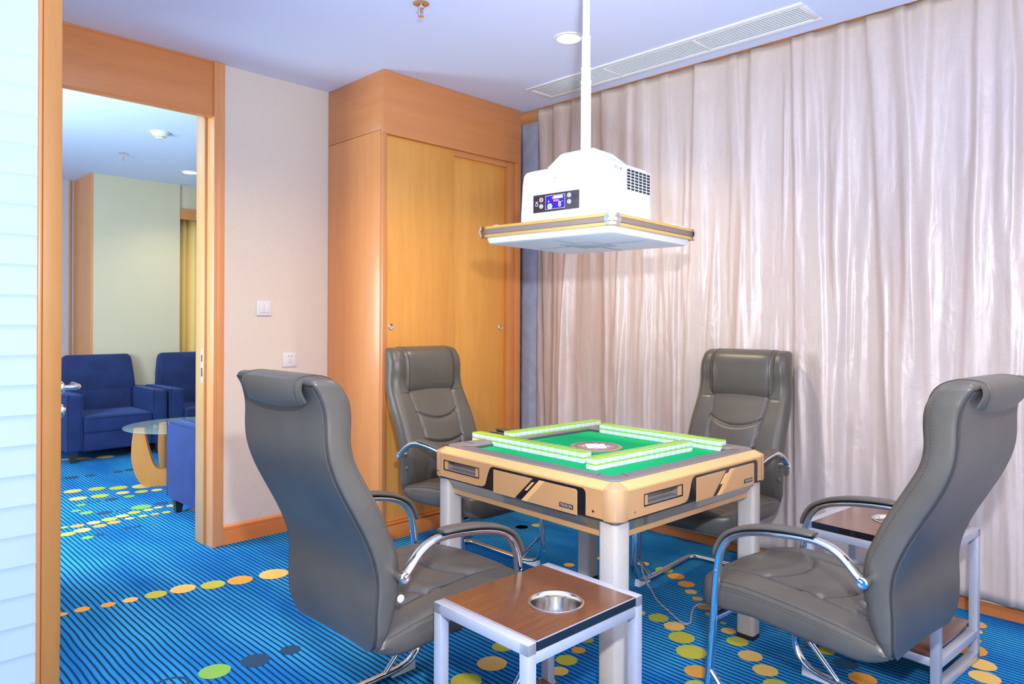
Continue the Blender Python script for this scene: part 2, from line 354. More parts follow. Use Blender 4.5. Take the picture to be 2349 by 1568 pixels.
# door frame: right jamb and casing, header board
mb = MB()
mb.box(1.640, 1.664, 4.022, 4.12, 0, H - .001, .003); mb.box(1.664, 1.706, 4.028, YA, 0, H - .001, .006)
struct(mb.build('trim_1', M['casing']))
mb = MB(); mb.box(1.626, 1.66, 4.12, 4.24, 0, 2.505, .002); struct(mb.build('trim_2', M['jamb']))
mb = MB(); mb.box(.66, 1.640, 4.034, 4.075, 2.449, H - .001, .002); mb.box(.66, 1.640, 4.026, 4.036, 2.449, 2.457, .001); mb.box(.66, 1.640, 4.028, 4.036, H - .010, H - .001, .001)
struct(mb.build('trim_3', M['wood_h']))
mb = MB(); mb.box(.66, 1.626, 4.075, 4.24, 2.505, 2.53, .002); struct(mb.build('trim_4', M['jamb']))
mb = MB(); mb.box(.60, .662, 4.028, 4.24, 0, H - .001, .004); struct(mb.build('trim_5', M['casing']))
# strike plate on the jamb
mb = MB(); mb.box(1.6245, 1.6265, 4.13, 4.158, .93, 1.13, .0008); mb.mi = 1; mb.box(1.6235, 1.6255, 4.136, 4.152, 1.055, 1.095); mb.box(1.6235, 1.6255, 4.136, 4.152, .97, 1.02)
sp = mb.build('strike_plate', [M['brushed'], M['darkhole']]); tag(sp, 'long steel strike plate set into the wooden door jamb', 'strike plate')

# open door leaf, seen edge on, with lever handle
door = struct(MB().box(.678, .718, 3.22, 4.03, .012, 2.445, .002).build('door_1', M['wood']))
mb = MB()
hy, hz = 3.285, 1.022
mb.lathe([(.0, .718), (.025, .718), (.026, .722), (.026, .735), (.022, .739), (.0, .739)], (0, hy, hz), 28, 'X')
mb.tube(smoothpath([(.735, hy, hz), (.765, hy, hz), (.785, hy + .004, hz), (.797, hy + .022, hz), (.800, hy + .06, hz + .001), (.800, hy + .125, hz + .003)], 6), .0105, seg=16)
mb.build('door_handle', M['chrome'], door)
mb = MB(); mb.lathe([(.0, .718), (.025, .718), (.026, .722), (.026, .736), (.020, .740), (.0, .740)], (0, hy, .93), 28, 'X'); mb.box(.739, .748, hy - .003, hy + .003, .918, .942, .001)
mb.build('thumb_turn', M['chrome'], door)

# tall ribbed glass panel in a light wood frame, nearest the camera
yp = 2.60
gp = thing('glass_door', 'tall white ribbed glass door with a light wooden frame, cut off by the left edge', 'door', (-.2, yp, 0))
gp['kind'] = 'structure'; del gp['label']; del gp['category']; gp.name = 'door_2'
mb = MB(); x1 = .574 + .2
mb.box(x1 - .050, x1, -.02, .02, .01, H - .004, .002); mb.box(-1.2, -1.15, -.02, .02, .01, H - .004, .002)
mb.box(-1.15, x1 - .05, -.02, .02, .01, .07, .002); mb.box(-1.15, x1 - .05, -.02, .02, H - .07, H - .004, .002)
mb.build('door_frame', M['wood_light'], gp)
mb = MB(); mb.box(x1 - .062, x1 - .050, -.014, .014, .07, H - .07, .004); mb.build('glazing_bead', M['wood'], gp)
prof = []; z = .07
while z < H - .07:
    for k in range(10):
        t = k / 10; prof.append((-.004 - .0035 * (1 - t) ** 1.6 * min(1, t * 12), z + t * .0925))
    z += .0925
rs = [[(x, d, zz) for d, zz in prof] for x in (-1.15, x1 - .058)]
mb = MB(); mb.rings(rs, cap=False, closed=False); mb.box(-1.15, x1 - .058, .0, .004, .07, H - .07)
mb.build('ribbed_glass', plain('milky_ribbed_glass', (.46, .58, .63), .22, coat=.4), gp, ang=20)

# ------------------------------------------------------------------ switch and socket
sw = thing('light_switch', 'white double rocker light switch on the wallpapered wall beside the door frame', 'light switch', (1.952, YA, 1.3685))
MB().box(-.048, .048, -.011, 0, -.0455, .0455, .005, 3).build('switch_plate', M['switchw'], sw)
for i in (-1, 1):
    MB().box(min(0, i * .032) + .0005, max(0, i * .032) - .0005, -.0145, -.009, -.027, .027, .0015).build('rocker', M['switchw'], sw)
so = thing('wall_socket', 'white five hole power socket low on the wall behind the nearest chair', 'socket', (2.12, YA, 1.053))
MB().box(-.047, .047, -.008, 0, -.044, .044, .003, 3).build('socket_plate', M['switchw'], so)
MB().box(-.034, .034, -.0095, -.006, -.036, .036, .001).build('socket_insert', M['switchw'], so)
mb = MB()
for sx in (-1, 1):
    mb.prism([(sx * .005, .022), (sx * .012, .0255), (sx * .012, .0185)], -.0102, -.009, lambda a, b, d: (a, d, b))
    mb.prism([(sx * .004, -.019), (sx * .009, -.012), (sx * .011, -.0135), (sx * .006, -.0205)], -.0102, -.009, lambda a, b, d: (a, d, b))
mb.box(-.0015, .0015, -.0102, -.009, -.004, .003)
mb.build('socket_holes', M['sockdark'], so, smooth=False)

# ------------------------------------------------------------------ built-in wardrobe
xc, yc = 2.3825, 3.437
wd = thing('wardrobe', 'full height built in cherry wood wardrobe with two sliding doors in the corner', 'wardrobe', (xc, yc, 0))
W_ = 3.534 - xc; D_ = YA - yc - .004
mb = MB(); mb.box(0, .022, .0305, D_, 0, 2.416, .001); mb.build('side_panel', M['wood_side'], wd)
mb = MB(); mb.box(0, .022, .0245, D_, 2.419, H - .001, .001); mb.build('side_panel', M['wood_h'], wd, label='upper side panel with horizontal grain')
mb = MB(); mb.box(-.001, W_, 0, .024, 2.395, H - .001, .0015); mb.box(.024, W_, .024, .05, 2.36, 2.395); mb.build('header_panel', M['wood_h'], wd)
mb = MB(); mb.box(0, .026, 0, .03, .104, 2.3945, .0015); mb.build('stile', M['wood'], wd)
mb = MB(); mb.box(W_ - .112, W_ - .05, .012, .05, .10, 2.394, .0015); mb.box(W_ - .05, W_, 0, .03, .10, 2.394, .0015); mb.build('stile', M['wood'], wd)
mb = MB(); mb.box(.0, W_, .004, .0300, 0, .088, .001); mb.box(.0, W_, 0, .0300, .0925, .1035, .001); mb.build('plinth', M['wood_base'], wd)
d1 = MB().box(.026, 2.943 - xc, .020, .042, .106, 2.39, .001).build('sliding_door', M['wood_door'], wd)
d2 = MB().box(2.935 - xc, W_ - .112, .046, .068, .106, 2.39, .001).build('sliding_door', M['wood_door'], wd)
mb = MB(); mb.box(.03, W_ - .03, .10, D_ - .01, .05, 2.70); mb.build('carcass', M['wood'], wd, smooth=False)
for dd, hx, yy, hz in ((d1, 2.456 - xc, .020, 1.262), (d2, 3.386 - xc, .046, 1.253)):
    mb = MB(); mb.lathe([(.0, yy - .001), (.010, yy - .0015), (.012, yy - .004), (.017, yy - .005), (.019, yy - .003), (.019, yy + .002), (.0, yy + .002)], (hx, 0, hz), 28, 'Y')
    mb.build('finger_pull', M['steel'], dd)

# ------------------------------------------------------------------ curtain
def n1(x, seed=0.): return noise.noise(Vector((x, seed * 13.7, seed * 5.1)))
PL = []      # pleats: (y, width, amplitude, drift, side, top share)
y = 3.50
while y > -1.7:
    w = R.uniform(.040, .085); PL.append((y, w, R.uniform(.5, 1.), R.uniform(-.13, .13), R.choice((-1, 1)), R.uniform(.5, 1.))); y -= w * R.uniform(1.7, 2.9)
FN = [(R.uniform(-1.7, 3.5), R.uniform(.010, .022), R.uniform(.3, 1.), R.uniform(-.10, .10), R.uniform(0, .8), R.uniform(.25, .6)) for k in range(260)]
FN.sort()
def fold(y, z):
    t = (H - z) / H
    yy = y + .05 * n1(y * 1.3, 1) * t + .010 * n1(z * 1.3, 3) + .007 * n1(z * 3., y * 2)
    s = 0.
    for py, w, a, d, sd_, tp in PL:
        q = (yy - py - d * t) / (w * (.62 + .55 * t))
        if abs(q) < 5:
            q *= .70 if q * sd_ > 0 else 2.1
            s += a / (1 + q * q * q * q + .5 * q * q) * (tp + (1 - tp) * t)
    f = 0.
    for py, w, a, d, t0, tl in FN:       # short sharp creases
        q = (yy - py - d * (t - t0)) / w
        if abs(q) < 4:
            e = (t - t0) / tl
            if 0 < e < 1: f += a * exp(-q * q) * sin(pi * e)
    s = .046 * s + .010 * (1 + n1(yy * 1.4, 2)) + .013 * f
    return s
def cloth(name, x0, ya, yb, zt, zb, mat, scale=1., stepy=.007, nz=64, parent=None, seed=0, ramp_=.022):
    ny = int((ya - yb) / stepy); rows = []
    zbs = []
    for i in range(ny + 1):
        yy = ya + (yb - ya) * i / ny
        zbs.append(zb + ramp_ * n1(yy * 3.1, 7 + seed) + .35 * ramp_ * n1(yy * 14., 9 + seed))
    for k in range(nz + 1):
        t = k / nz; row = []
        for i in range(ny + 1):
            yy = ya + (yb - ya) * i / ny; z = zt + (zbs[i] - zt) * t
            row.append((x0 - scale * fold(yy + seed, z) , yy, z))
        rows.append(row)
    mb = MB(); mb.rings(rows, cap=False, closed=False)
    o = mb.build(name, mat, parent, ang=180)
    m = o.modifiers.new('thick', 'SOLIDIFY'); m.thickness = .0015; m.offset = 1.
    return o
cur = cloth('curtain', 3.714, 3.425, -1.6, H + .036, .075, M['satin'], nz=70)
tag(cur, 'floor length cream satin curtain hanging in loose folds across the whole right wall', 'curtain')
lin = cloth('lining', 3.727, 3.62, -1.6, H + .010, .062, M['lining'], scale=.09, stepy=.03, nz=16, parent=cur, seed=.37, ramp_=.03)
lin['label'] = 'silver grey lining behind the satin'

# ------------------------------------------------------------------ air grille in the ceiling
gx0, gx1, gy0, gy1 = 3.219, 3.468, 1.340, 3.094
gr = thing('air_grille', 'long white slotted air conditioning grille in the ceiling beside the curtain', 'air vent', ((gx0 + gx1) / 2, (gy0 + gy1) / 2, H))
hx, hy = (gx1 - gx0) / 2, (gy1 - gy0) / 2
mb = MB(); fw = .032
for a in ((-hx, -hx + fw, -hy, hy), (hx - fw, hx, -hy, hy), (-hx + fw, hx - fw, -hy, -hy + fw), (-hx + fw, hx - fw, hy - fw, hy)): mb.box(*a, -.009, 0, .003)
mb.build('grille_frame', M['white_matte'], gr)
MB().box(-hx + fw, hx - fw, -hy + fw, hy - fw, -.0012, -.0002).build('duct_shade_sheet', plain('duct_shadow', (.10, .12, .20), .8), gr)  # flat sheet coloured dark for the shade between the slats
for k in range(10):
    x = -hx + fw + (2 * hx - 2 * fw) * (k + .5) / 10
    M4 = Matrix.Translation((x, 0, -.0062)) @ Matrix.Rotation(radians(-19), 4, 'Y')
    MB().box(-.0006, .0006, -hy + fw, hy - fw, -.0023, .0023, M4=M4).build('slat', M['white_matte'], gr, smooth=False)
for k in (1, 2):
    yy = -hy + 2 * hy * k / 3
    MB().box(-hx + fw, hx - fw, yy - .006, yy + .006, -.0085, -.001, .001).build('divider', M['white_matte'], gr)

# ------------------------------------------------------------------ downlights
def downlight(x, y, label, r=.068, power=55, col=(1., .76, .44), z=H, spot=True, group=None, blend=.9, ang=130):
    t = thing('downlight', label, 'ceiling light', (x, y, z), 0, group)
    MB().lathe([(r * .86, -.0008), (r * .90, -.006), (r * 1.12, -.005), (r * 1.16, -.002), (r * 1.16, 0), (r * .86, 0)], seg=40, cap=False).build('trim_ring', M['white'], t)
    MB().lathe([(0, -.002), (r * .86, -.002), (r * .86, -.0005), (0, -.0005)], seg=40).build('lens', M['emit_warm'], t)
    if power:
        L = bpy.data.lights.new('downlight_beam', 'SPOT'); L.energy = power; L.color = col; L.spot_size = radians(ang); L.spot_blend = blend; L.shadow_soft_size = .06
        o = bpy.data.objects.new('downlight_beam', L); COL.objects.link(o); o.location = (0, 0, -.03); o.parent = t
    return t
downlight(2.795, 2.374, 'round glowing downlight in the ceiling beside the white lamp pole', power=P_DOWN)
downlight(2.717, 7.247, 'round glowing downlight seen through the doorway, over the blue armchairs', power=P_FAR, col=(1., .88, .55), r=.075)

# ------------------------------------------------------------------ sprinklers and smoke detector
def sprinkler(x, y, label, plate):
    t = thing('sprinkler_head', label, 'sprinkler', (x, y, H))
    MB().lathe([(.012, 0), (.036, 0), (.038, -.002), (.030, -.006), (.013, -.007)], seg=32, cap=False).build('escutcheon', plate, t)
    MB().lathe([(0, -.004), (.011, -.004), (.011, -.016), (.014, -.017), (.014, -.024), (.008, -.026), (.0, -.026)], seg=20).build('sprinkler_body', M['chrome'], t)
    mb = MB()
    for s in (-1, 1): mb.tube(smoothpath([(s * .010, 0, -.024), (s * .012, 0, -.036), (s * .009, 0, -.048), (s * .002, 0, -.055)], 4), .0022, seg=8)
    mb.build('yoke', M['chrome'], t)
    MB().lathe([(0, -.027), (.0022, -.027), (.0022, -.050), (0, -.050)], seg=10).build('glass_bulb', plain('red_bulb_' + label[:4], (.75, .04, .08), .15), t)
    mb = MB(); ring = []
    for k in range(48):
        a = 2 * pi * k / 48; rr = .017 if k % 4 < 2 else .0115
        ring.append((rr * cos(a), rr * sin(a)))
    mb.prism(ring, -.060, -.0575, lambda a, b, d: (a, b, d)); mb.lathe([(0, -.052), (.005, -.054), (.006, -.058), (0, -.058)], seg=12)
    mb.build('deflector', M['steel'], t); return t
sprinkler(2.013, 2.606, 'chrome sprinkler head with a brass coloured plate on the near ceiling', plain('copper_plate', (.62, .34, .16), .35, .5))
sprinkler(1.996, 6.859, 'small chrome sprinkler head seen through the doorway', M['chrome'])
t = thing('smoke_detector', 'round white smoke detector on the ceiling beyond the doorway', 'smoke detector', (1.968, 5.866, H))
MB().lathe([(0, 0), (.066, 0), (.066, -.010), (.062, -.014), (.0, -.014)], seg=40).build('mount_plate', M['white'], t)
MB().lathe([(.0, -.013), (.055, -.013), (.056, -.026), (.050, -.032), (.036, -.034), (.034, -.046), (.026, -.050), (0, -.050)], seg=40).build('housing', M['white'], t)
mb = MB()
for k in range(12):
    a = 2 * pi * k / 12
    mb.box(.033, .0352, -.005, .005, -.043, -.037, M4=Matrix.Rotation(a, 4, 'Z'))
mb.build('sensor_slots', M['blackm'], t, smooth=False)

# ------------------------------------------------------------------ suspended lamp and air purifier over the table
LX, LY, LZ = 2.085, 1.553, 1.700          # near corner of the tray, top edge
lamp = thing('ceiling_lamp', 'white hanging lamp and air purifier unit with gold trim over the game table', 'hanging lamp', (LX, LY, 0), radians(4))
A, B_ = .660, .680                        # local x (b) and y (a)
def shell(prof, off=0., n=4, r=.022):      # sweep a (inset,z) profile round the tray outline
    rs = []
    for d, z in prof:
        w, h = A / 2 - d, B_ / 2 - d
        rs.append([(A / 2 + px, B_ / 2 + py, z) for px, py in rrect(w, h, max(.002, r - d * .3), n)])
    return rs
mb = MB(); mb.rings(shell([(.012, 1.699), (.0, 1.699), (0, 1.688), (.004, 1.687)]), cap=False); mb.rings(shell([(.004, 1.666), (0, 1.665), (0, 1.654), (.014, 1.652)]), cap=False)
mb.build('gold_trim', M['goldtrim'], lamp)
mb = MB(); pr = []
for k in range(7): pr += [(.004, 1.687 - k * .003), (.0015, 1.6855 - k * .003)]
mb.rings(shell(pr), cap=False); mb.build('fluted_band', M['silvertrim'], lamp)
MB().rings(shell([(.010, 1.6985), (.012, 1.655)])).build('tray', M['white'], lamp)
for i, (cx_, cy_) in enumerate(((0, 0), (A, 0), (0, B_), (A, B_))):
    sx = 1 if cx_ == 0 else -1; sy = 1 if cy_ == 0 else -1
    mb = MB()
    def ring(z, off, L=.036):
        out = [(cx_ - sx * off * 0 + sx * L, cy_ - sy * off)]
        for k in range(7):
            a = radians(90 * k / 6); rr = .022 + off
            out.append((cx_ + sx * (.022 - rr * sin(a)), cy_ + sy * (.022 - rr * cos(a))))
        out.append((cx_ - sx * off, cy_ + sy * L))
        return [(p[0], p[1], z) for p in out]
    mb.rings([ring(z, o) for z, o in ((1.700, .001), (1.6995, .004), (1.689, .004), (1.688, .008), (1.678, .010), (1.668, .008), (1.667, .004), (1.654, .004), (1.653, .001))], cap=False, closed=False)
    mb.build('corner_cap', M['chrome'], lamp)
dif = MB()
dif.rings(shell([(.018, 1.654), (.022, 1.640), (.026, 1.631), (.034, 1.628)], r=.03))
dif = dif.build('diffuser', M['lampwhite'], lamp)
mb = MB()
mb.box(.06, A - .06, B_ / 2 - .0012, B_ / 2 + .0012, 1.6255, 1.628); mb.box(A / 2 - .0012, A / 2 + .0012, .06, B_ / 2 - .08, 1.6255, 1.628); mb.box(A / 2 - .0012, A / 2 + .0012, B_ / 2 + .08, B_ - .06, 1.6255, 1.628)
for s in (-1, 1):
    mb.box(A / 2 - .09, A / 2 + .09, B_ / 2 + s * .085 - .001, B_ / 2 + s * .085 + .001, 1.6257, 1.628); mb.box(A / 2 + s * .09 - .001, A / 2 + s * .09 + .001, B_ / 2 - .085, B_ / 2 + .085, 1.6257, 1.628)
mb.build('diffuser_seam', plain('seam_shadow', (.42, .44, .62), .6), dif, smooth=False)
MB().box(A / 2 - .088, A / 2 + .088, B_ / 2 - .083, B_ / 2 + .083, 1.6245, 1.628, .0015).build('bottom_hatch', plain('hatch_grey', (.80, .82, .93), .5), lamp)
# housing
b0, b1, a0, a1 = .040, .370, .050, .488
mb = MB(); rs = []
for z, ins, r in ((1.6985, 0, .02), (1.74, 0, .022), (1.86, .003, .026), (1.895, .005, .03), (1.909, .010, .035), (1.9155, .022, .04)):
    w, h = (b1 - b0) / 2 - ins, (a1 - a0) / 2 - ins
    rs.append([((b0 + b1) / 2 + px, (a0 + a1) / 2 + py, z) for px, py in rrect(w, h, r, 6)])
mb.rings(rs)
# raised mount on top, flush with the front face
rs = []
for b_, zt_, i_ in ((b0 + .002, 1.925, .0), (b0 + .004, 1.957, .003), (b0 + .012, 1.963, .006), (b0 + .135, 1.963, .006), (b0 + .225, 1.920, .0)):
    lo = 1.900; hgt = zt_ - 1.915
    rs.append([(b_, .338, lo), (b_, .338, 1.915), (b_, .332 - .1 * 0, 1.9175), (b_, .274 + (1.963 - zt_) * 1.2, zt_ - .003), (b_, .266 + (1.963 - zt_) * 1.2, zt_), (b_, .128 - (1.963 - zt_) * .7, zt_), (b_, .121 - (1.963 - zt_) * .7, zt_ - .003), (b_, .091, 1.9175), (b_, .086, 1.915), (b_, .086, lo)])
mb.rings(rs); hs = mb.build('purifier_housing', M['white'], lamp, ang=28)
hs['label'] = 'white plastic purifier housing'
# vents on the side facing the game room corner (local -y)
yv = a0 - .0008
mb = MB()
for i in range(6):
    for k in range(7):
        x0_ = b0 + .134 + i * .0300; z0_ = 1.8135 + k * .0118
        mb.box(x0_, x0_ + .0205, yv, yv + .0015, z0_, z0_ + .0072)
mb.build('vent_slots', M['darkhole'], hs, smooth=False)
for i in range(6):
    x0_ = b0 + .134 + i * .0300
    MB().box(x0_ - .004, x0_ + .025, yv - .003, yv + .001, 1.893, 1.898, .001).build('vent_louver', M['white'], hs)
# warning text on the same side
fr = lambda x, z: frame((x, yv - .0002, z), (1, 0, 0), (0, 0, 1))
text('警告', .0155, M['inkred'], hs, fr(b0 + .056, 1.886), 'warning_lettering', .0002)
mb = MB(); mb.tube([(b0 + .030 + .009 * sin(a), yv, 1.883 + .010 * cos(a)) for a in (0, 2.094, 4.188)], .0007, seg=5, loop=True); mb.box(b0 + .0295, b0 + .0305, yv - .0006, yv, 1.880, 1.888)
mb.build('warning_triangle', M['inkred'], hs, smooth=False)
mb = MB(); mb.prism([(b0 + .085 + .005 * cos(a) * (1 if sin(a) < 0 else 1 - .9 * sin(a)), 1.884 + (.005 if sin(a) < 0 else .012) * sin(a)) for a in [2 * pi * k / 20 for k in range(20)]], yv - .0008, yv, lambda a, b, d: (a, d, b))
mb.build('water_drop', M['inkblue'], hs, smooth=False)
text('注意', .0095, M['ink'], hs, fr(b0 + .104, 1.887), 'notice_lettering', .0002)
mb = MB(); rr = random.Random(3)
for col_ in (0, 1):
    zz = 1.868
    for k in range(9):
        x = b0 + .020 + col_ * .066 + (.006 if k % 3 else 0)
        while x < b0 + .078 + col_ * .048:
            w = rr.uniform(.003, .010); mb.box(x, x + w, yv - .0004, yv, zz, zz + .0016); x += w + rr.uniform(.001, .0025)
            if rr.random() < .16: break
        zz -= .0048
mb.build('fine_print', M['ink'], hs, smooth=False)
# front face (local -x side): logo and control panel
xf = b0 - .0008
ff = lambda y, z, dx=0.: frame((xf - dx, y, z), (0, -1, 0), (0, 0, 1))
text('xenxeing', .0205, M['ink'], hs, ff(.297, 1.853), 'brand_lettering', .0002)
MB().prism([(.306, 1.862), (.3005, 1.8685), (.294, 1.872), (.2975, 1.865)], xf - .0006, xf, lambda a, b, d: (d, a, b)).build('brand_leaf', M['inkred'], hs, smooth=False)
cp = MB().box(xf - .004, xf + .002, .182, .408, 1.7365, 1.808, .001).build('control_panel', plain('smoky_panel', (.045, .038, .045), .06, coat=.8, crough=.02), hs)

struct(MB().box(3.726, 3.735, -2.2, 4.05, H - .03, H + .13).build('trim_9', M['wood_h'], smooth=False))
# (control panel details are grand-children: parent them to the housing like the panel)
xp = xf - .0046
def P(y, z): return (xp, y, z)
def ringline(y, z, r, w=.0008, n=28, mat='led_white', name='button_ring'):
    return MB().tube([(xp, y + r * cos(2 * pi * k / n), z + r * sin(2 * pi * k / n)) for k in range(n)], w, seg=6, loop=True).build(name, M[mat], hs)
def disc(y, z, r, mat, name, n=24):
    return MB().prism([(y + r * cos(2 * pi * k / n), z + r * sin(2 * pi * k / n)) for k in range(n)], xp - .0003, xp + .0006, lambda a, b, d: (d, a, b)).build(name, M[mat], hs, smooth=False)
MB().box(xp, xp + .001, .252, .342, 1.7475, 1.797).build('display_screen', M['led_blue'], hs, smooth=False)
MB().tube([P(.344, 1.7455), P(.344, 1.799), P(.249, 1.799), P(.249, 1.7455)], .0008, seg=6, loop=True).build('display_frame', M['led_white'], hs)
for y_, z_, c_ in ((.366, 1.7865, 'led_red'), (.366, 1.7605, 'led_cyan'), (.227, 1.7915, 'led_cyan'), (.227, 1.766, 'led_cyan')):
    ringline(y_, z_, .0078, .0013); disc(y_, z_, .0038, c_, 'button_lamp')
ringline(.389, 1.769, .006); text('负离', .006, M['led_white'], hs, frame((xp - .0002, .389, 1.779), (0, -1, 0), (0, 0, 1)), 'button_lettering', .0001)
mb = MB()
for k in range(9):
    y_ = .302 - k * .0052; mb.box(xp - .0006, xp + .0004, y_ - .0022, y_ + .0022, 1.785, 1.7955)
mb.build('level_bars', M['led_cyan'], hs, smooth=False)
mb = MB()
for k in range(9):
    a = 2 * pi * k / 9; cy_, cz_ = .322 + .0085 * cos(a), 1.7565 + .0085 * sin(a)
    mb.prism([(cy_ + .0033 * cos(q), cz_ + .0033 * sin(q)) for q in [2 * pi * j / 10 for j in range(10)]], xp - .0006, xp + .0004, lambda a_, b_, d: (d, a_, b_))
mb.prism([(.322 + .003 * cos(q), 1.7565 + .003 * sin(q)) for q in [2 * pi * j / 10 for j in range(10)]], xp - .0006, xp + .0004, lambda a_, b_, d: (d, a_, b_))
mb.build('fan_icon', M['led_cyan'], hs, smooth=False)
text('8', .030, M['led_cyan'], hs, frame((xp - .0004, .273, 1.7605), (0, -1, 0), (0, 0, 1)), 'display_digit', .0003)
MB().box(xp - .0006, xp + .0004, .277, .304, 1.7735, 1.7810).build('mode_bar', M['led_red'], hs, smooth=False)
disc(.328, 1.7765, .003, 'led_amber', 'status_lamp'); disc(.260, 1.7715, .0028, 'led_red', 'status_lamp')
MB().box(xp - .0006, xp + .0004, .306, .311, 1.785, 1.7935).build('temperature_icon', M['led_red'], hs, smooth=False)
# little clips on the tray
for bx_, ay_ in ((.06, .62), (.60, .03), (.50, .03), (.52, .045)):
    MB().box(bx_ - .02, bx_ + .02, ay_ - .014, ay_ + .014, 1.698, 1.709, .003).build('tray_clip', M['white'], lamp)
# telescopic pole
px_, py_ = .105, .199
for i, (z0_, z1_, r_) in enumerate(((1.960, 2.246, .0205), (2.24, 2.297, .0190), (2.29, 2.420, .0172), (2.415, H - .03, .0143))):
    mb = MB(); mb.lathe([(r_ - .004, z0_), (r_, z0_), (r_, z1_ - .004), (r_ + .0015, z1_ - .004), (r_ + .0015, z1_), (r_ - .006, z1_)], (px_, py_, 0), 28)
    s_ = mb.build('pole_section', M['white'], lamp)
    if i < 3:
        mb = MB()
        for k in (0, 1): mb.lathe([(0, 0), (.0018, 0), (.0018, .001), (0, .001)], (px_ - r_ - .0006, py_ + .004, z1_ - .022 - k * .014), 8, 'X')
        mb.build('pole_screw', M['ink'], s_)
MB().lathe([(.0, H - .035), (.05, H - .035), (.055, H - .03), (.055, H - .001), (0, H - .001)], (px_, py_, 0), 36).build('ceiling_flange', M['white'], lamp)

# ------------------------------------------------------------------ automatic game table
TX, TY, TT = 2.345, 1.819, radians(-2.4); E = .494
tb = thing('mahjong_table', 'champagne gold automatic mahjong table with green felt top in the middle of the room', 'game table', (TX, TY, 0), TT)
def sweep(prof, r=.05, n=7, E=E):
    return [[(px, py, z) for px, py in rrect(E - d, E - d, max(.004, r - d * .6), n)] for d, z in prof]
mb = MB(); mb.rings(sweep([(.036, .7725), (.004, .7575), (.0008, .7545), (.0, .7515), (0, .7480)]), cap=False); mb.build('bevelled_edge', M['gold_light'], tb, ang=25)
mb = MB(); mb.rings(sweep([(.036, .7705), (.0365, .775), (.040, .7785), (.050, .7785), (.096, .777), (.105, .774), (.110, .769), (.112, .757)], r=.06), cap=False); mb.build('padded_rim', M['rim'], tb)
for s in (-1, 1):       # seams in the rim at each corner
    for u in (-1, 1):
        mb = MB(); mb.tube([(s * (E - .100), u * (E - .150), .7775), (s * (E - .060), u * (E - .132), .7788), (s * (E - .037), u * (E - .118), .776)], .0006, seg=5)
        mb.tube([(s * (E - .150), u * (E - .100), .7775), (s * (E - .132), u * (E - .060), .7788), (s * (E - .118), u * (E - .037), .776)], .0006, seg=5)
        mb.build('rim_seam', M['blackm'], tb)
mb = MB(); mb.box(-E + .095, E - .095, -E + .095, E - .095, .745, .757); felt = mb.build('felt_top', M['felt'], tb, smooth=False)
mb = MB()
for s in (-1, 1):
    mb.box(s * (E - .1135) - .0015, s * (E - .1135) + .0015, -E + .113, E - .113, .757, .7660); mb.box(-E + .113, E - .113, s * (E - .1135) - .0015, s * (E - .1135) + .0015, .757, .7660)
mb.build('felt_edge', M['rim_in'], tb, smooth=False)
# silver corner posts of the body
for k in range(4):
    M4 = Matrix.Rotation(k * pi / 2, 4, 'Z'); mb = MB(); r = .050
    def arc(off, z):
        out = [M4 @ Vector((E - r - .006, E + off, z))]
        for j in range(9):
            a = radians(90 - 90 * j / 8); out.append(M4 @ Vector((E - r + (r + off) * cos(a), E - r + (r + off) * sin(a), z)))
        out.append(M4 @ Vector((E + off, E - r - .006, z))); return out
    mb.rings([arc(-.036, .7722), arc(-.004, .7577), arc(.0004, .7548), arc(.0014, .751), arc(.0014, .657), arc(-.001, .6505), arc(-.008, .648), arc(-.04, .648)], cap=False, closed=False)
    mb.build('corner_post', M['capgold'], tb, ang=40)
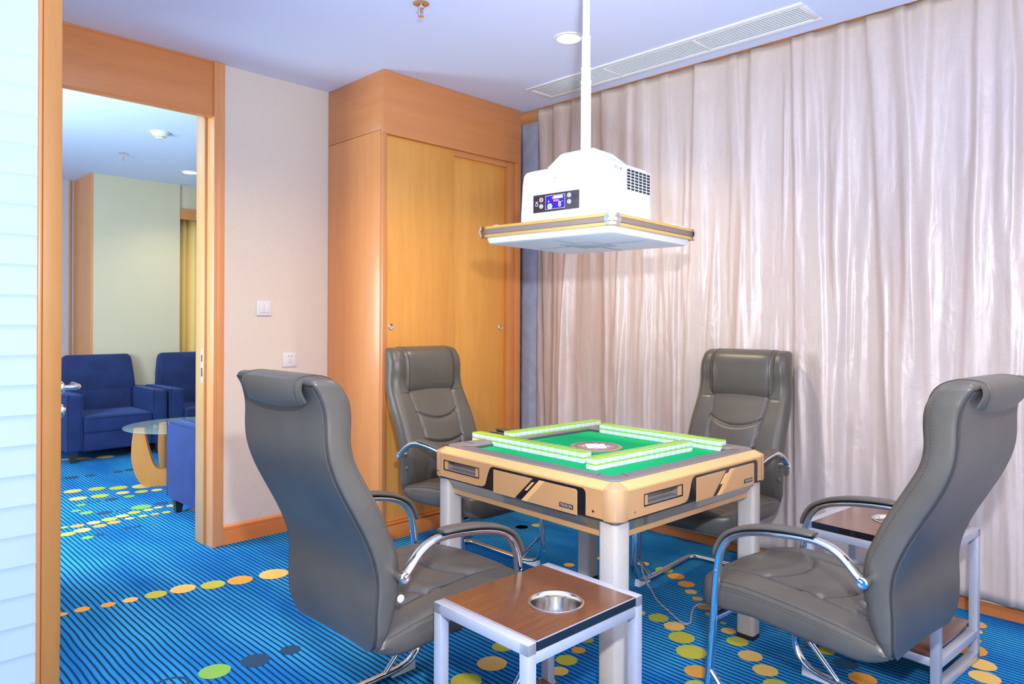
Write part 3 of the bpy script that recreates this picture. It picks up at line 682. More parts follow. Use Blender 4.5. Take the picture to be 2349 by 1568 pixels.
# smoked skirt and gold lower band
mb = MB(); mb.rings(sweep([(.010, .650), (.044, .600)], r=.03), cap=False); mb.build('smoked_skirt', M['skirt'], tb, ang=20)
mb = MB(); mb.rings(sweep([(.043, .601), (.042, .583), (.06, .581)], r=.02)); mb.build('lower_band', M['gold'], tb, ang=20)
mb = MB(); mb.rings(sweep([(.002, .6555), (.004, .649), (.012, .649)], r=.05), cap=False); mb.build('shadow_gap', M['blackm'], tb)
SIDES = ((lambda a, d, z: (-E - d, E - a, z), 0., 'L'), (lambda a, d, z: (-E + a, -E - d, z), .062, 'F'), (lambda a, d, z: (E + d, -E + a, z), 0., 'R'), (lambda a, d, z: (E - a, E + d, z), 0., 'B'))
for fn, sh, nm in SIDES:
    g = lambda a, b, d: fn(a, d, b)
    s0, s1, z0_, z1_ = .083 + sh, .303 + sh, .6865, .7225
    mb = MB(); A_ = [.046, s0, s1, 2 * E - .046]; Z_ = [.655, z0_, z1_, .7485]
    for i in range(3):
        for k in range(3):
            if i == 1 and k == 1: continue
            mb.quad(fn(A_[i], 0, Z_[k]), fn(A_[i + 1], 0, Z_[k]), fn(A_[i + 1], 0, Z_[k + 1]), fn(A_[i], 0, Z_[k + 1]))
    bmesh.ops.remove_doubles(mb.bm, verts=mb.bm.verts[:], dist=1e-5)
    side = mb.build('side_panel', M['gold'], tb, smooth=False)
    mb = MB(); mb.quad(*[fn(a, -.045, z) for a, z in ((s0, z0_), (s1, z0_), (s1, z1_), (s0, z1_))])
    mb.quad(fn(s0, 0, z0_), fn(s1, 0, z0_), fn(s1, -.045, z0_), fn(s0, -.045, z0_)); mb.quad(fn(s0, 0, z1_), fn(s1, 0, z1_), fn(s1, -.045, z1_), fn(s0, -.045, z1_))
    mb.quad(fn(s0, 0, z0_), fn(s0, 0, z1_), fn(s0, -.045, z1_), fn(s0, -.045, z0_)); mb.quad(fn(s1, 0, z0_), fn(s1, 0, z1_), fn(s1, -.045, z1_), fn(s1, -.045, z0_))
    mb.build('chip_tray', M['traysilver'], side, smooth=False)
    mb = MB(); w = .0032
    for q in ((s0 - w, s1 + w, z0_ - w, z0_), (s0 - w, s1 + w, z1_, z1_ + w), (s0 - w, s0, z0_, z1_), (s1, s1 + w, z0_, z1_)):
        mb.prism([(q[0], q[2]), (q[1], q[2]), (q[1], q[3]), (q[0], q[3])], -.002, .0012, g)
    mb.build('tray_frame', M['black'], side, smooth=False)
    for q in ((s0 + .001, s0 + .019), (s1 - .021, s1 - .001)):
        MB().prism([(q[0], z0_ + .001), (q[1], z0_ + .001), (q[1], z1_ - .001), (q[0], z1_ - .001)], -.006, -.001, g).build('tray_clip', M['gold'], side, smooth=False)
    # gloss black S-shaped recess
    o = sh * .95
    cur_ = smoothpath([(.300, .6565, 0), (.325, .658, 0), (.343, .668, 0), (.352, .690, 0), (.361, .715, 0), (.373, .736, 0), (.390, .7435, 0)], 5)
    pts = [(p.x + o, p.y) for p in cur_]
    t1 = .838 + o * .72
    pts += [(t1, .7435)] + [(t1 + .018 * sin(a), .7255 + .018 * cos(a)) for a in (.4, .8, 1.2, 1.57)] + [(t1 + .018, .6545), (.300 + o, .6545)]
    MB().prism(pts, -.001, .0012, g).build('black_recess', M['black'], side, smooth=False)
    x0_, x1_ = .394 + o, .820 + o * .80
    def pan(p0, p1, q1, q0, name, mat, d=.004, rr=None):
        return MB().prism([p0, p1, q1, q0], .0, d, g, .0012).build(name, mat, side, ang=20)
    h0, h1, zt_, zb_ = .606 + o * .8, .512 + o * .8, .7345, .6475
    pan((x0_, zt_), (h0, zt_), (h1, zb_), (x0_, zb_), 'door_panel', M['gold'])
    pan((h0 + .006, zt_ - .001), (h0 + .032, zt_ - .001), (h1 + .034, zb_ + .001), (h1 + .006, zb_ + .001), 'handle_recess', M['black'], .0015)
    pan((h0 - .0135 + .013, .722), (h0 - .0135 + .024, .722), (h0 - .051 + .024, .687), (h0 - .051 + .013, .687), 'handle', M['gold_light'], .0065)
    pan((h0 + .034, zt_), (h0 + .062, zt_), (h1 + .066, zb_), (h1 + .036, zb_), 'door_rib', M['gold_light'], .0046)
    MB().prism([(h0 + .062, zt_), (x1_ - .010, zt_), (x1_ - .003, zt_ - .003), (x1_, zt_ - .010), (x1_, zb_), (h1 + .066, zb_)], 0, .004, g, .0012).build('door_panel', M['gold'], side, ang=20)
    c = x1_ - .048
    MB().prism([(c - .032, .6625), (c + .032, .6625), (c + .032, .6785), (c - .032, .6785)], .003, .0052, g, .0006).build('name_plate', M['blackm'], side, smooth=False)
    o3 = Vector(fn(c, .0053, .6703)); ax = Vector(fn(1, 0, 0)) - Vector(fn(0, 0, 0))
    text('TROKON', .0148, M['legmetal'], side, frame(o3, ax, (0, 0, 1)), 'brand_lettering', .0003, sx=.88)
    for a_, z_ in ((.043 + sh * .8, .6745), (.889 + sh * .5, .6745)):
        MB().prism([(a_ + .0042 * cos(q), z_ + .0042 * sin(q)) for q in [2 * pi * j / 16 for j in range(16)]], -.001, .0012, g).build('screw_hole', M['darkhole'] if nm != 'F' else M['chrome'], side, smooth=False)
    # fold-down lower lip of the door on the skirt
    def sk(a, z, d): return fn(a, -.010 - (.650 - z) * .68 + d, z)
    MB().prism([(x0_ + .022, .6468), (x1_ + .0, .6468), (x1_ + .016, .611), (x0_ + .036, .611)], .0005, .0022, lambda a, z, d: sk(a, z, d)).build('door_lip', M['skirt'], side, smooth=False)
# centre turntable
dx_, dy_ = .068 * .0 + .065, .068
mb = MB(); c0 = (.062, .068, 0)
dial = MB().lathe([(.113, .757), (.113, .7605), (.110, .7620), (.098, .7622), (.0, .7622)], c0, 56).build('dice_dial', M['disc_rim'], tb)
MB().lathe([(.082, .7621), (.096, .7621), (.096, .7626), (.082, .7626)], c0, 56, cap=False).build('dial_ring', M['disc_dark'], dial)
MB().lathe([(.097, .7621), (.100, .7621), (.100, .7628), (.097, .7628)], c0, 56, cap=False).build('dial_ring', M['disc_grey'], dial)
MB().lathe([(.070, .7621), (.073, .7621), (.073, .7628), (.070, .7628)], c0, 56, cap=False).build('dial_ring', M['disc_grey'], dial)
mb = MB(); st = []
for k in range(64):
    a = 2 * pi * k / 64; rr_ = .040 + .014 * cos(4 * a + .3) ** 1 + .005 * sin(8 * a); st.append((c0[0] + rr_ * cos(a), c0[1] + rr_ * sin(a)))
mb.prism(st, .7622, .7640, lambda a, b, d: (a, b, d)); mb.build('glowing_star', M['led_pink'], dial, smooth=False)
for k in range(4):
    mb = MB(); a = pi / 2 * k + .72; x, y = c0[0] + .052 * cos(a), c0[1] + .052 * sin(a)
    mb.prism([(x + .0095 * cos(q), y + .0095 * sin(q)) for q in [2 * pi * j / 14 for j in range(14)]], .7622, .7636, lambda a_, b_, d: (a_, b_, d))
    mb.build('glowing_button', M['led_magenta'], dial, smooth=False)
# legs
for sx in (-1, 1):
    for sy in (-1, 1):
        def legring(z, w=.0385):
            pts = rrect(w, w, .012, 4)
            out = []
            for px, py in rrect(w, w, .014, 5): out.append((px, py))
            # bulge the outward corner into a large radius
            res = []
            for px, py in out:
                u, v = px * sx, py * sy
                if u > .005 and v > .005:
                    L = sqrt((u - .005) ** 2 + (v - .005) ** 2); m = .0335
                    if L > m: u, v = .005 + (u - .005) * m / L, .005 + (v - .005) * m / L
                res.append((sx * (E - .053) + u * sx, sy * (E - .053) + v * sy, z))
            return res
        lg = MB().rings([legring(.016), legring(.652)]).build('leg', M['legmetal'], tb, ang=30)
        MB().rings([legring(0, .0375), legring(.004, .039), legring(.018, .039)]).build('foot_cap', M['blackm'], lg, ang=30)
        M4 = Matrix.Translation((sx * (E - .053), sy * (E - .053), 0)) @ Matrix.Rotation(math.atan2(-sy, -sx), 4, 'Z')
        MB().box(.03, .30, -.016, .016, .560, .596, .002, M4=M4).build('brace_beam', M['brushed'], tb)
MB().box(-.40, .40, -.40, .40, .5815, .590, .002).build('machine_case', M['blackm'], tb)

# ------------------------------------------------------------------ tile walls: 4 walls x 17 x 2 tiles, each a thing with a green back
mb = MB(); mb.box(-.0181, .0181, -.0245, .0245, 0, .0176, .0022, 3); tile_w = mb.build('tile', M['tile_w'])
tw_me = tile_w.data; bpy.data.objects.remove(tile_w)
mb = MB(); mb.box(-.0181, .0181, -.0245, .0245, .0168, .0222, .0020, 3); tg = mb.build('tile', M['tile_g']); tg_me = tg.data; bpy.data.objects.remove(tg)
ORD = ['first', 'second', 'third', 'fourth', 'fifth', 'sixth', 'seventh', 'eighth', 'ninth', 'tenth', 'eleventh', 'twelfth', 'thirteenth', 'fourteenth', 'fifteenth', 'sixteenth', 'seventeenth']
# (start outer corner, end outer corner, depth direction sign, description, end named)
WALLS = (((2.092, 1.697), (2.112, 2.352), 1, 'of left wall', 'from near end', 'tiles of the left hand wall'),
         ((2.026, 1.585), (2.624, 1.541), -1, 'of front right wall', 'from left end', 'tiles of the front right wall'),
         ((2.703, 1.459), (2.727, 2.113), 1, 'of far right wall', 'from near end', 'tiles of the far right wall'),
         ((2.229, 2.221), (2.838, 2.187), -1, 'of back wall', 'from left end', 'tiles of the back wall'))
first_tile = None
for (ax_, ay_), (bx_, by_), sgn, nm, frm, grp in WALLS:
    d = Vector((bx_ - ax_, by_ - ay_, 0)); L = d.length; d.normalize(); nrm = Vector((d.y, -d.x, 0)) * sgn
    if nrm.dot(Vector((1, 1, 0))) < 0: nrm = -nrm
    step = L / 17; ang_ = math.atan2(d.y, d.x)
    for lay in (0, 1):
        for k in range(17):
            p = Vector((ax_, ay_, 0)) + d * (step * (k + .5)) + nrm * .025
            if first_tile is None:
                o = bpy.data.objects.new('mahjong_tile', tw_me); COL.objects.link(o); first_tile = o
                g_ = bpy.data.objects.new('tile_back', tg_me); COL.objects.link(g_); g_.parent = o; first_back = g_
            else:
                o = first_tile.copy(); COL.objects.link(o); g_ = first_back.copy(); COL.objects.link(g_); g_.parent = o
            o.location = (p.x + R.uniform(-.0004, .0004), p.y + R.uniform(-.0004, .0004), .7572 + lay * .0223)
            o.rotation_euler = (0, 0, ang_ + R.uniform(-.006, .006)); o.scale = (step / .0366, 1., 1.)
            tag(o, 'white and green tile, %s layer, %s %s %s' % (('lower', 'upper')[lay], ORD[k], frm, nm), 'game tile', grp)

# ------------------------------------------------------------------ conference chairs (local +x is forward, origin under the front feet)
def lerp(a, b, t): return a + (b - a) * t
def interp(tab, z):
    if z <= tab[0][0]: return tab[0][1]
    for (z0, v0), (z1, v1) in zip(tab, tab[1:]):
        if z <= z1:
            t = (z - z0) / (z1 - z0); return v0 + (v1 - v0) * t
    return tab[-1][1]
FR = smoothpath([(-.543, 0, .394), (-.519, 0, .44), (-.494, 0, .50), (-.481, 0, .565), (-.486, 0, .64), (-.503, 0, .69), (-.540, 0, .77), (-.585, 0, .85), (-.622, 0, .92), (-.633, 0, .975), (-.630, 0, 1.04), (-.636, 0, 1.085), (-.655, 0, 1.122)], 4)
RE = smoothpath([(-.553, 0, .388), (-.562, 0, .43), (-.565, 0, .50), (-.562, 0, .58), (-.572, 0, .64), (-.600, 0, .71), (-.640, 0, .785), (-.680, 0, .86), (-.705, 0, .925), (-.714, 0, .98), (-.716, 0, 1.05), (-.728, 0, 1.10), (-.748, 0, 1.134)], 4)
def halfw(z): return interp([(.385, .205), (.395, .226), (.41, .238), (.44, .248), (.55, .252), (.80, .250), (.95, .243), (1.08, .236), (1.14, .226)], z)
SEAM = []            # horizontal curved seams: (z centre, z at |y|=.13)
def back_disp(y, z):
    """upholstery relief on the front of the backrest"""
    a = abs(y); d = 0.
    ys = interp([(.60, .112), (.66, .122), (.80, .136), (.90, .146), (1.2, .15)], z)
    g = lambda q, w: exp(-(q / w) ** 2)
    if .60 < z < .91: d -= .0075 * g(a - ys, .0065)
    if a < ys + .004:
        for zc, ze in ((.764, .800), (.640, .664)):
            zz = zc + (ze - zc) * (a / .135) ** 2; d -= .011 * g(z - zz, .0085)
            if z < zz: d += .010 * exp(-(zz - z) / .05) * (1 - exp(-(zz - z) / .012)) * (1 - (a / ys) ** 4)
        if .55 < z < .645: d += .0030 * sin(y * 2 * pi / .022 + 1.5 * sin(z * 60)) * g(z - .612, .03) * (1 - (a / ys) ** 4)
        d += .010 * (1 - (a / ys) ** 2)
    if a > ys: d -= .0055 * g(z - .903, .0045) * max(0, 1 - ((a - ys) / (.215 - ys)) ** 4 if a < .215 else 0)
    if a > ys: d += .007 * sin(min(1, (a - ys) / (.245 - ys)) * pi) ** .8
    return d
def back_ring(F, B, w, top=False, infl=1.):
    n = (F - B); T = n.length; n.normalize(); r = min(.030, T * .38, w * .5); out = []
    for i in range(61):
        y = -w + r + (2 * w - 2 * r) * i / 60
        out.append(B + n * (T + infl * back_disp(y, F.z)) + Vector((0, y, 0)))
    for k in range(1, 6):
        a = radians(90 * k / 6); out.append(B + n * (T - r + r * cos(a)) + Vector((0, w - r + r * sin(a), 0)))
    out.append(B + n * (T * .5) + Vector((0, w + .004, 0)))
    for k in range(0, 5):
        a = radians(90 * k / 5); out.append(B + n * (r * .5 - r * .5 * sin(a)) + Vector((0, w - r * .5 + r * .5 * cos(a), 0)))
    for i in range(13):
        y = (w - r * .5) * (1 - 2 * i / 12); out.append(B + n * (.006 * (1 - (y / w) ** 2)) + Vector((0, y, 0)))
    for k in range(1, 6):
        a = radians(90 * k / 5); out.append(B + n * (r * .5 - r * .5 * cos(a)) + Vector((0, -w + r * .5 - r * .5 * sin(a), 0)))
    out.append(B + n * (T * .5) + Vector((0, -w - .004, 0)))
    for k in range(1, 6):
        a = radians(90 * k / 6); out.append(B + n * (T - r + r * sin(a)) + Vector((0, -w + r - r * cos(a), 0)))
    return out
def resample(P, n):
    L = [0.]
    for a, b in zip(P, P[1:]): L.append(L[-1] + (b - a).length)
    out = []; j = 0
    for i in range(n):
        s = L[-1] * i / (n - 1)
        while j < len(L) - 2 and L[j + 1] < s: j += 1
        out.append(P[j].lerp(P[j + 1], (s - L[j]) / (L[j + 1] - L[j])))
    return out
def section(prof_pts, ys, fn):
    pass
def make_chair():
    root = thing('conference_chair', 'x', 'chair', (0, 0, 0), 0, 'high backed leather chairs round the game table')
    n = 170; F_, B_2 = resample(FR, n), resample(RE, n)
    rs = []
    for i in range(n): rs.append(back_ring(F_[i], B_2[i], halfw(F_[i].z)))
    # rounded bottom and top
    Fb, Bb = F_[0], B_2[0]; m = (Fb + Bb) / 2
    rs = [[p.lerp(m, .0) for p in back_ring(Fb.lerp(m, .3) + Vector((0, 0, -.006)), Bb.lerp(m, .2) + Vector((0, 0, -.005)), .198, infl=0)]] + rs
    for dz, k, dw in ((.008, .04, .003), (.014, .16, .008), (.018, .40, .016)):
        Ft, Bt = F_[-1], B_2[-1]; mt = (Ft + Bt) / 2
        rs.append(back_ring(Ft.lerp(mt, k) + Vector((-.004, 0, dz)), Bt.lerp(mt, k) + Vector((-.002, 0, dz)), halfw(1.13) - dw, infl=0))
    bk = MB().rings(rs).build('backrest', M['leather'], root, ang=60)
    # rear cover panel with piping
    rp = []
    for i in [0] + list(range(2, n - 1, 3)):
        Bq = B_2[i] + Vector((.0, 0, -.007 if i == 0 else 0)); w = halfw(Bq.z) - .014; nn = (F_[i] - B_2[i]).normalized()
        row = []
        for k in range(17):
            y = -w + 2 * w * k / 16; row.append(Bq + nn * (.0055 * (1 - (y / w) ** 2) - .0045) + Vector((0, y, 0)))
        for k in range(17):
            y = w - 2 * w * k / 16; row.append(Bq + nn * .006 + Vector((0, y, 0)))
        rp.append(row)
    MB().rings(rp).build('rear_panel', M['leather'], root, ang=60)
    for s in (-1, 1):
        path = [B_2[i] + (F_[i] - B_2[i]).normalized() * .001 + Vector((0, s * (halfw(B_2[i].z) - .006), 0)) for i in range(1, n, 2)]
        MB().tube(path, .0026, seg=8).build('rear_piping', M['piping'], bk)
    # stitches along the front edge of both side panels
    for s in (-1, 1):
        mb = MB()
        for i in range(4, n - 6, 2):
            a, b = F_[i], F_[i + 1]; nn = (F_[i] - B_2[i]).normalized()
            p = a - nn * .022 + Vector((0, s * (halfw(a.z) + .0022), 0)); q = p + (b - a) * .55
            mb.tube([p, q], .0009, seg=4)
        mb.build('side_stitching', M['piping'], bk)
    for s in (-1, 1):       # piped seams on the front
        mb = MB()
        for off in (-.0035, .0035):
            path = []
            for i in range(0, n, 2):
                z = F_[i].z
                if .60 < z < .90:
                    ys = interp([(.60, .112), (.66, .122), (.80, .136), (.90, .146)], z) + off; nn = (F_[i] - B_2[i]).normalized()
                    path.append(F_[i] + nn * (back_disp(ys, z) + .0012) + Vector((0, s * ys, 0)))
            mb.tube(path, .0013, seg=5)
        mb.build('front_seam', M['stitch'], bk)
    for zc, ze in ((.764, .800), (.640, .664)):
        path = []
        for k in range(31):
            y = -.132 + .264 * k / 30; zz = zc + (ze - zc) * (y / .135) ** 2
            i = min(range(n), key=lambda q: abs(F_[q].z - zz)); nn = (F_[i] - B_2[i]).normalized()
            path.append(F_[i] + nn * (back_disp(y, zz) + .0005) + Vector((0, y, zz - F_[i].z)))
        MB().tube(smoothpath(path, 2), .0018, seg=6).build('curved_seam', M['piping'], bk)
    # headrest pad folded over the top
    outer = smoothpath([(-.630, 0, .901), (-.617, 0, .908), (-.606, 0, .945), (-.602, 0, 1.00), (-.604, 0, 1.05), (-.613, 0, 1.095), (-.634, 0, 1.130), (-.672, 0, 1.150), (-.712, 0, 1.154), (-.742, 0, 1.150), (-.759, 0, 1.138), (-.762, 0, 1.115), (-.755, 0, 1.090), (-.745, 0, 1.076)], 4)
    inner = smoothpath([(-.736, 0, 1.085), (-.750, 0, 1.115), (-.742, 0, 1.138), (-.705, 0, 1.142), (-.668, 0, 1.130), (-.646, 0, 1.10), (-.636, 0, 1.04), (-.640, 0, .98), (-.634, 0, .92)], 3)
    rs = []
    for j in range(25):
        t = -1 + 2 * j / 24; y = t * .172; k = (1 - abs(t) ** 9)
        ring = []
        cen = Vector((-.69, 0, 1.02))
        for ii, p in enumerate(outer):
            q = p.copy(); ip = min(inner, key=lambda v: (v - p).length); q = ip.lerp(p, .45 + .55 * k)
            if ii < 8: q.z += .012 * t * t * (1 - ii / 8)
            if ii > len(outer) - 9: q.z -= .012 * (1 - t * t) * (1 - (len(outer) - 1 - ii) / 8)
            ring.append(q + Vector((0, y, 0)))
        for p in inner: ring.append(p + Vector((0, y, 0)))
        rs.append(ring)
    hp = MB().rings(rs).build('headrest_pad', M['leather'], root, ang=70)
    for s in (-1, 1):
        mb = MB()
        for off in (.152,):
            path = []
            for p in outer:
                t = off / .172; k = 1 - t ** 9; ip = min(inner, key=lambda v: (v - p).length); q = ip.lerp(p, .45 + .55 * k); path.append(q + (p - ip).normalized() * .0006 + Vector((0, s * off, 0)))
            mb.tube(path, .0014, seg=5)
        mb.build('headrest_seam', M['piping'], hp)
    # seat cushion: grid of closed y-z rings along x
    def wS(x): 
        if x < -.04: return interp([(-.552, .225), (-.545, .236), (-.53, .243), (-.40, .250), (-.2, .258), (-.04, .262)], x)
        return .262 * (1 - .60 * ((x + .04) / .125) ** 3.4)
    def ztop(x): return interp([(-.552, .400), (-.545, .412), (-.53, .424), (-.42, .446), (-.32, .460), (-.20, .470), (-.12, .474), (-.05, .470), (0, .462), (.03, .453), (.060, .436), (.078, .410), (.085, .392)], x)
    def zbot(x): return interp([(-.552, .392), (-.545, .383), (-.53, .374), (-.50, .362), (-.46, .357), (-.30, .365), (-.15, .378), (-.05, .372), (.0, .362), (.05, .362), (.075, .370), (.085, .386)], x)
    def sd(x, y):
        a = abs(y); g = lambda q, w: exp(-(q / w) ** 2); d = 0.
        ys = .150
        d += .016 * (1 - min(1, a / .25) ** 2)
        if -.52 < x < .0: d -= .0065 * g(a - ys - .02 * (x + .2), .006)
        if a < ys:
            for xc_, k in ((-.200, .060), (-.375, .060)):
                xx = xc_ + k * (a / ys) ** 2; d -= .009 * g(x - xx, .007)
                d += .006 * g(x - xx - .03, .03)
            if x < -.40: d += .0022 * sin(y * 2 * pi / .03) * g(x + .46, .05)
        d -= .005 * g(x - .010, .006) * (1 if a < .2 else 0)
        if x > .015: d += .0016 * sin(y * 2 * pi / .014 + 2 * sin(y * 40)) * g(x - .03, .014)
        return d
    xs = [-.552, -.549, -.545] + [-.540 + .610 * i / 88 for i in range(89)] + [.074, .078, .082, .085]
    rs = []
    for x in xs:
        w, zt, zb = wS(x), ztop(x), zbot(x); hgt = max(.004, zt - zb); r = min(.022, hgt * .45, w * .5); ring = []
        for i in range(57):
            y = -w + r + 2 * (w - r) * i / 56; ring.append((x, y, zt + sd(x, y) * min(1, hgt / .05)))
        for k in range(1, 5):
            a = radians(90 * k / 5); ring.append((x, w - r + r * sin(a), zt - r + r * cos(a) + sd(x, w - r) * (1 - k / 5)))
        ring.append((x, w + .003, (zt + zb) / 2))
        for k in range(5):
            a = radians(90 * k / 4); ring.append((x, w - r + r * cos(a), zb + r - r * sin(a)))
        for i in range(1, 8): ring.append((x, (w - r) * (1 - 2 * i / 8), zb))
        for k in range(5):
            a = radians(90 * k / 4); ring.append((x, -w + r - r * sin(a), zb + r - r * cos(a)))
        ring.append((x, -w - .003, (zt + zb) / 2))
        for k in range(1, 5):
            a = radians(90 * (5 - k) / 5); ring.append((x, -w + r - r * sin(a), zt - r + r * cos(a) + sd(x, w - r) * (k / 5)))
        rs.append(ring)
    st_ = MB().rings(rs).build('seat', M['leather'], root, ang=70)
    for s in (-1, 1):
        mb = MB()
        for off in (.004, .013):
            for i in range(6, 84):
                x = -.50 + .0060 * i
                if x > -.02: break
                p = Vector((x, s * (wS(x) + .0012), ztop(x) - .016 - off)); q = Vector((x + .0035, s * (wS(x + .0035) + .0012), ztop(x + .0035) - .016 - off)); mb.tube([p, q], .0008, seg=4)
        mb.build('seat_stitching', M['piping'], st_)
    for s in (-1, 1):
        mb = MB()
        path = [(x, s * (wS(x) - .006), ztop(x) - .004 + .0) for x in [-.52 + .02 * i for i in range(25)]]
        mb.tube(path, .0030, seg=6)
        mb.build('seat_piping', M['leather'], st_)
    for xc_ in (-.200, -.375):
        path = []
        for k in range(27):
            y = -.145 + .29 * k / 26; x = xc_ + .060 * (y / .150) ** 2; path.append((x, y, ztop(x) + sd(x, y) + .0008))
        MB().tube(path, .0017, seg=6).build('curved_seam', M['piping'], st_)
    for s in (-1, 1):
        path = [(x, s * (.150 + .02 * (x + .2)), ztop(x) + sd(x, .150 + .02 * (x + .2)) + .0006) for x in [-.50 + .02 * i for i in range(25)]]
        MB().tube(path, .0014, seg=6).build('long_seam', M['piping'], st_)
    # chrome cantilever frame
    w = .275; half = []
    armp = [(-.507, w + .010, .600), (-.488, w + .010, .617), (-.455, w + .006, .647), (-.415, w + .003, .668), (-.360, w, .677), (-.28, w, .672), (-.20, w, .661), (-.135, w, .644), (-.088, w, .617), (-.060, w, .578), (-.048, w, .53), (-.038, w, .44), (-.028, w, .32), (-.016, w, .18), (-.011, w, .125)]
    for k in range(1, 8):
        a = radians(90 * k / 8); armp.append((-.011 - .085 * (1 - cos(a)), w, .125 - .101 * sin(a) - .0))
    armp += [(-.15, w, .014), (-.35, w, .013), (-.54, w, .013)]
    for k in range(1, 6):
        a = radians(90 * k / 6); armp.append((-.56 - .055 * sin(a), w - .055 * (1 - cos(a)), .013))
    armp += [(-.615, .2, .013), (-.615, 0, .013)]
    L_ = smoothpath(armp, 3); full = L_ + [Vector((p.x, -p.y, p.z)) for p in L_[::-1][1:]]
    # ellipse: wide across y on the arms, along the floor wide across the tube
    P_ = full; rs = []; nP = len(P_)
    for i, p in enumerate(P_):
        t = (P_[min(i + 1, nP - 1)] - P_[max(i - 1, 0)]).normalized()
        side_ = Vector((0, 1, 0)); f = abs(t.y)
        if f > .05: side_ = Vector((0, 1, 0)) * (1 - f) + Vector((1 if p.y > 0 else 1, 0, 0)) * f * (1 if t.y < 0 else 1)
        a = side_ - t * side_.dot(t)
        if a.length < .2: a = Vector((1, 0, 0))
        if f > .5: a = Vector((0, 0, 1)).cross(t)
        a.normalize()
        if p.y < 0 and f > .05 and f <= .5: pass
        b = t.cross(a); ra = .0165 if p.z > .05 else .0155
        rs.append((p, a, b, ra))
    # keep frames consistent
    for i in range(1, nP):
        p, a, b, ra = rs[i]
        if a.dot(rs[i - 1][1]) < 0: rs[i] = (p, -a, -b, ra)
    mb = MB(); mb.rings([[p + a * ra * cos(2 * pi * k / 18) + b * .0112 * sin(2 * pi * k / 18) for k in range(18)] for p, a, b, ra in rs])
    fm = mb.build('chrome_frame', M['chrome'], root, ang=50)
    for s in (-1, 1):
        # arm mount sleeve and bolt
        MB().lathe([(0, .240), (.0125, .240), (.0125, w - .004), (.0155, w + .002), (.0165, w + .022), (.013, w + .026), (.009, w + .026), (.009, w + .022), (0, w + .022)], (-.507, 0, .600), 20, 'Y').build('arm_mount', M['chrome'], fm) if s > 0 else MB().lathe([(0, -.240), (.0125, -.240), (.0125, -w + .004), (.0155, -w - .002), (.0165, -w - .022), (.013, -w - .026), (.009, -w - .026), (.009, -w - .022), (0, -w - .022)], (-.507, 0, .600), 20, 'Y').build('arm_mount', M['chrome'], fm)
        MB().tube([(-.020, s * w, .175), (-.172, s * w, .020)], .0095, seg=14).build('brace', M['chrome'], fm)
        MB().lathe([(0, s * (w + 0.0)), (.006, s * (w + .0165)), (.005, s * (w + .0185)), (0, s * (w + .019))], (-.046, 0, .505), 14, 'Y').build('arm_screw', M['steel'], fm)
        # arm pad
        path = smoothpath([(-.366, s * w, .6925), (-.33, s * w, .6925), (-.26, s * w, .687), (-.19, s * w, .675), (-.127, s * w, .656), (-.079, s * w, .628), (-.052, s * w, .590), (-.040, s * w, .556)], 4)
        rr2 = []; nP = len(path)
        for i, p in enumerate(path):
            t = (path[min(i + 1, nP - 1)] - path[max(i - 1, 0)]).normalized(); nv = Vector((0, 1, 0)).cross(t)
            if nv.z < 0 and abs(nv.z) > .2: nv = -nv
            if nv.x < 0 and abs(nv.z) <= .6: nv = -nv
            e = min(1, min(i, nP - 1 - i) / 2.2); ww = .0245 * (.80 + .20 * e); hh = .0082 * (.55 + .45 * e)
            o_ = nv * (-.0)
            rr2.append([p + Vector((0, ww * (1 if cos(q) > 0 else -1) * abs(cos(q)) ** .6, 0)) + nv * (hh * (1 if sin(q) > 0 else -.75) * abs(sin(q)) ** .8) for q in [2 * pi * k / 20 for k in range(20)]])
        ap = MB().rings(rr2).build('arm_pad', M['leather'], root, ang=60)
        # plastic glide
        mb = MB(); rsq = []
        for x, zz in ((-.150, .010), (-.110, .014), (-.075, .026), (-.045, .052)):
            rsq.append([(x, s * w - .014, 0.), (x, s * w + .014, 0.), (x, s * w + .011, zz), (x, s * w - .011, zz)])
        mb.rings(rsq); mb.build('floor_glide', M['switchw'], root, smooth=False)
        MB().lathe([(0, s * .250), (.011, s * .252), (.011, s * .2565), (.008, s * .2585), (0, s * .2585)], (-.492, 0, .528), 20, 'Y').build('screw_cover', M['leather'], bk)
    # seat bracket between the front legs
    mb = MB(); mb.tube([(-.034, -w, .352), (-.034, w, .352)], .0125, seg=14); mb.box(-.24, -.04, -.17, -.13, .352, .366, .001); mb.box(-.24, -.04, .13, .17, .352, .366, .001); mb.box(-.25, -.05, -.13, .13, .345, .356, .001)
    mb.build('seat_bracket', M['chrome'], root)
    return root
chair = make_chair()
CH = ((1.663, 1.850, -.037, 'dark grey leather chair at left, seen from behind, beside the front side table'),
      (2.470, 2.488, -90.997, 'dark grey leather chair standing in front of the wardrobe'),
      (2.862, 1.722, 183.984, 'dark grey leather chair behind the game table, backed against the cream curtain'),
      (2.348, 1.143, 84.516, 'dark grey leather chair on the right, turned sideways with its empty seat in view'))
for i, (x, y, a, lab) in enumerate(CH):
    o = chair if i == 0 else copy_tree(chair)
    o.location = (x, y, 0); o.rotation_euler = (0, 0, radians(a)); o['label'] = lab

# a pale round sticker on the flank of the nearest chair
def find(o, nm):
    for k in kids(o):
        if k.name.split('.')[0] == nm: yield k
        yield from find(k, nm)
cv = [k for k in find(chair, 'screw_cover') if min(v.co.y for v in k.data.vertices) < 0][0]
cv.data = cv.data.copy(); cv.data.materials.clear(); cv.data.materials.append(M['switchw']); cv['label'] = 'white screw cover'

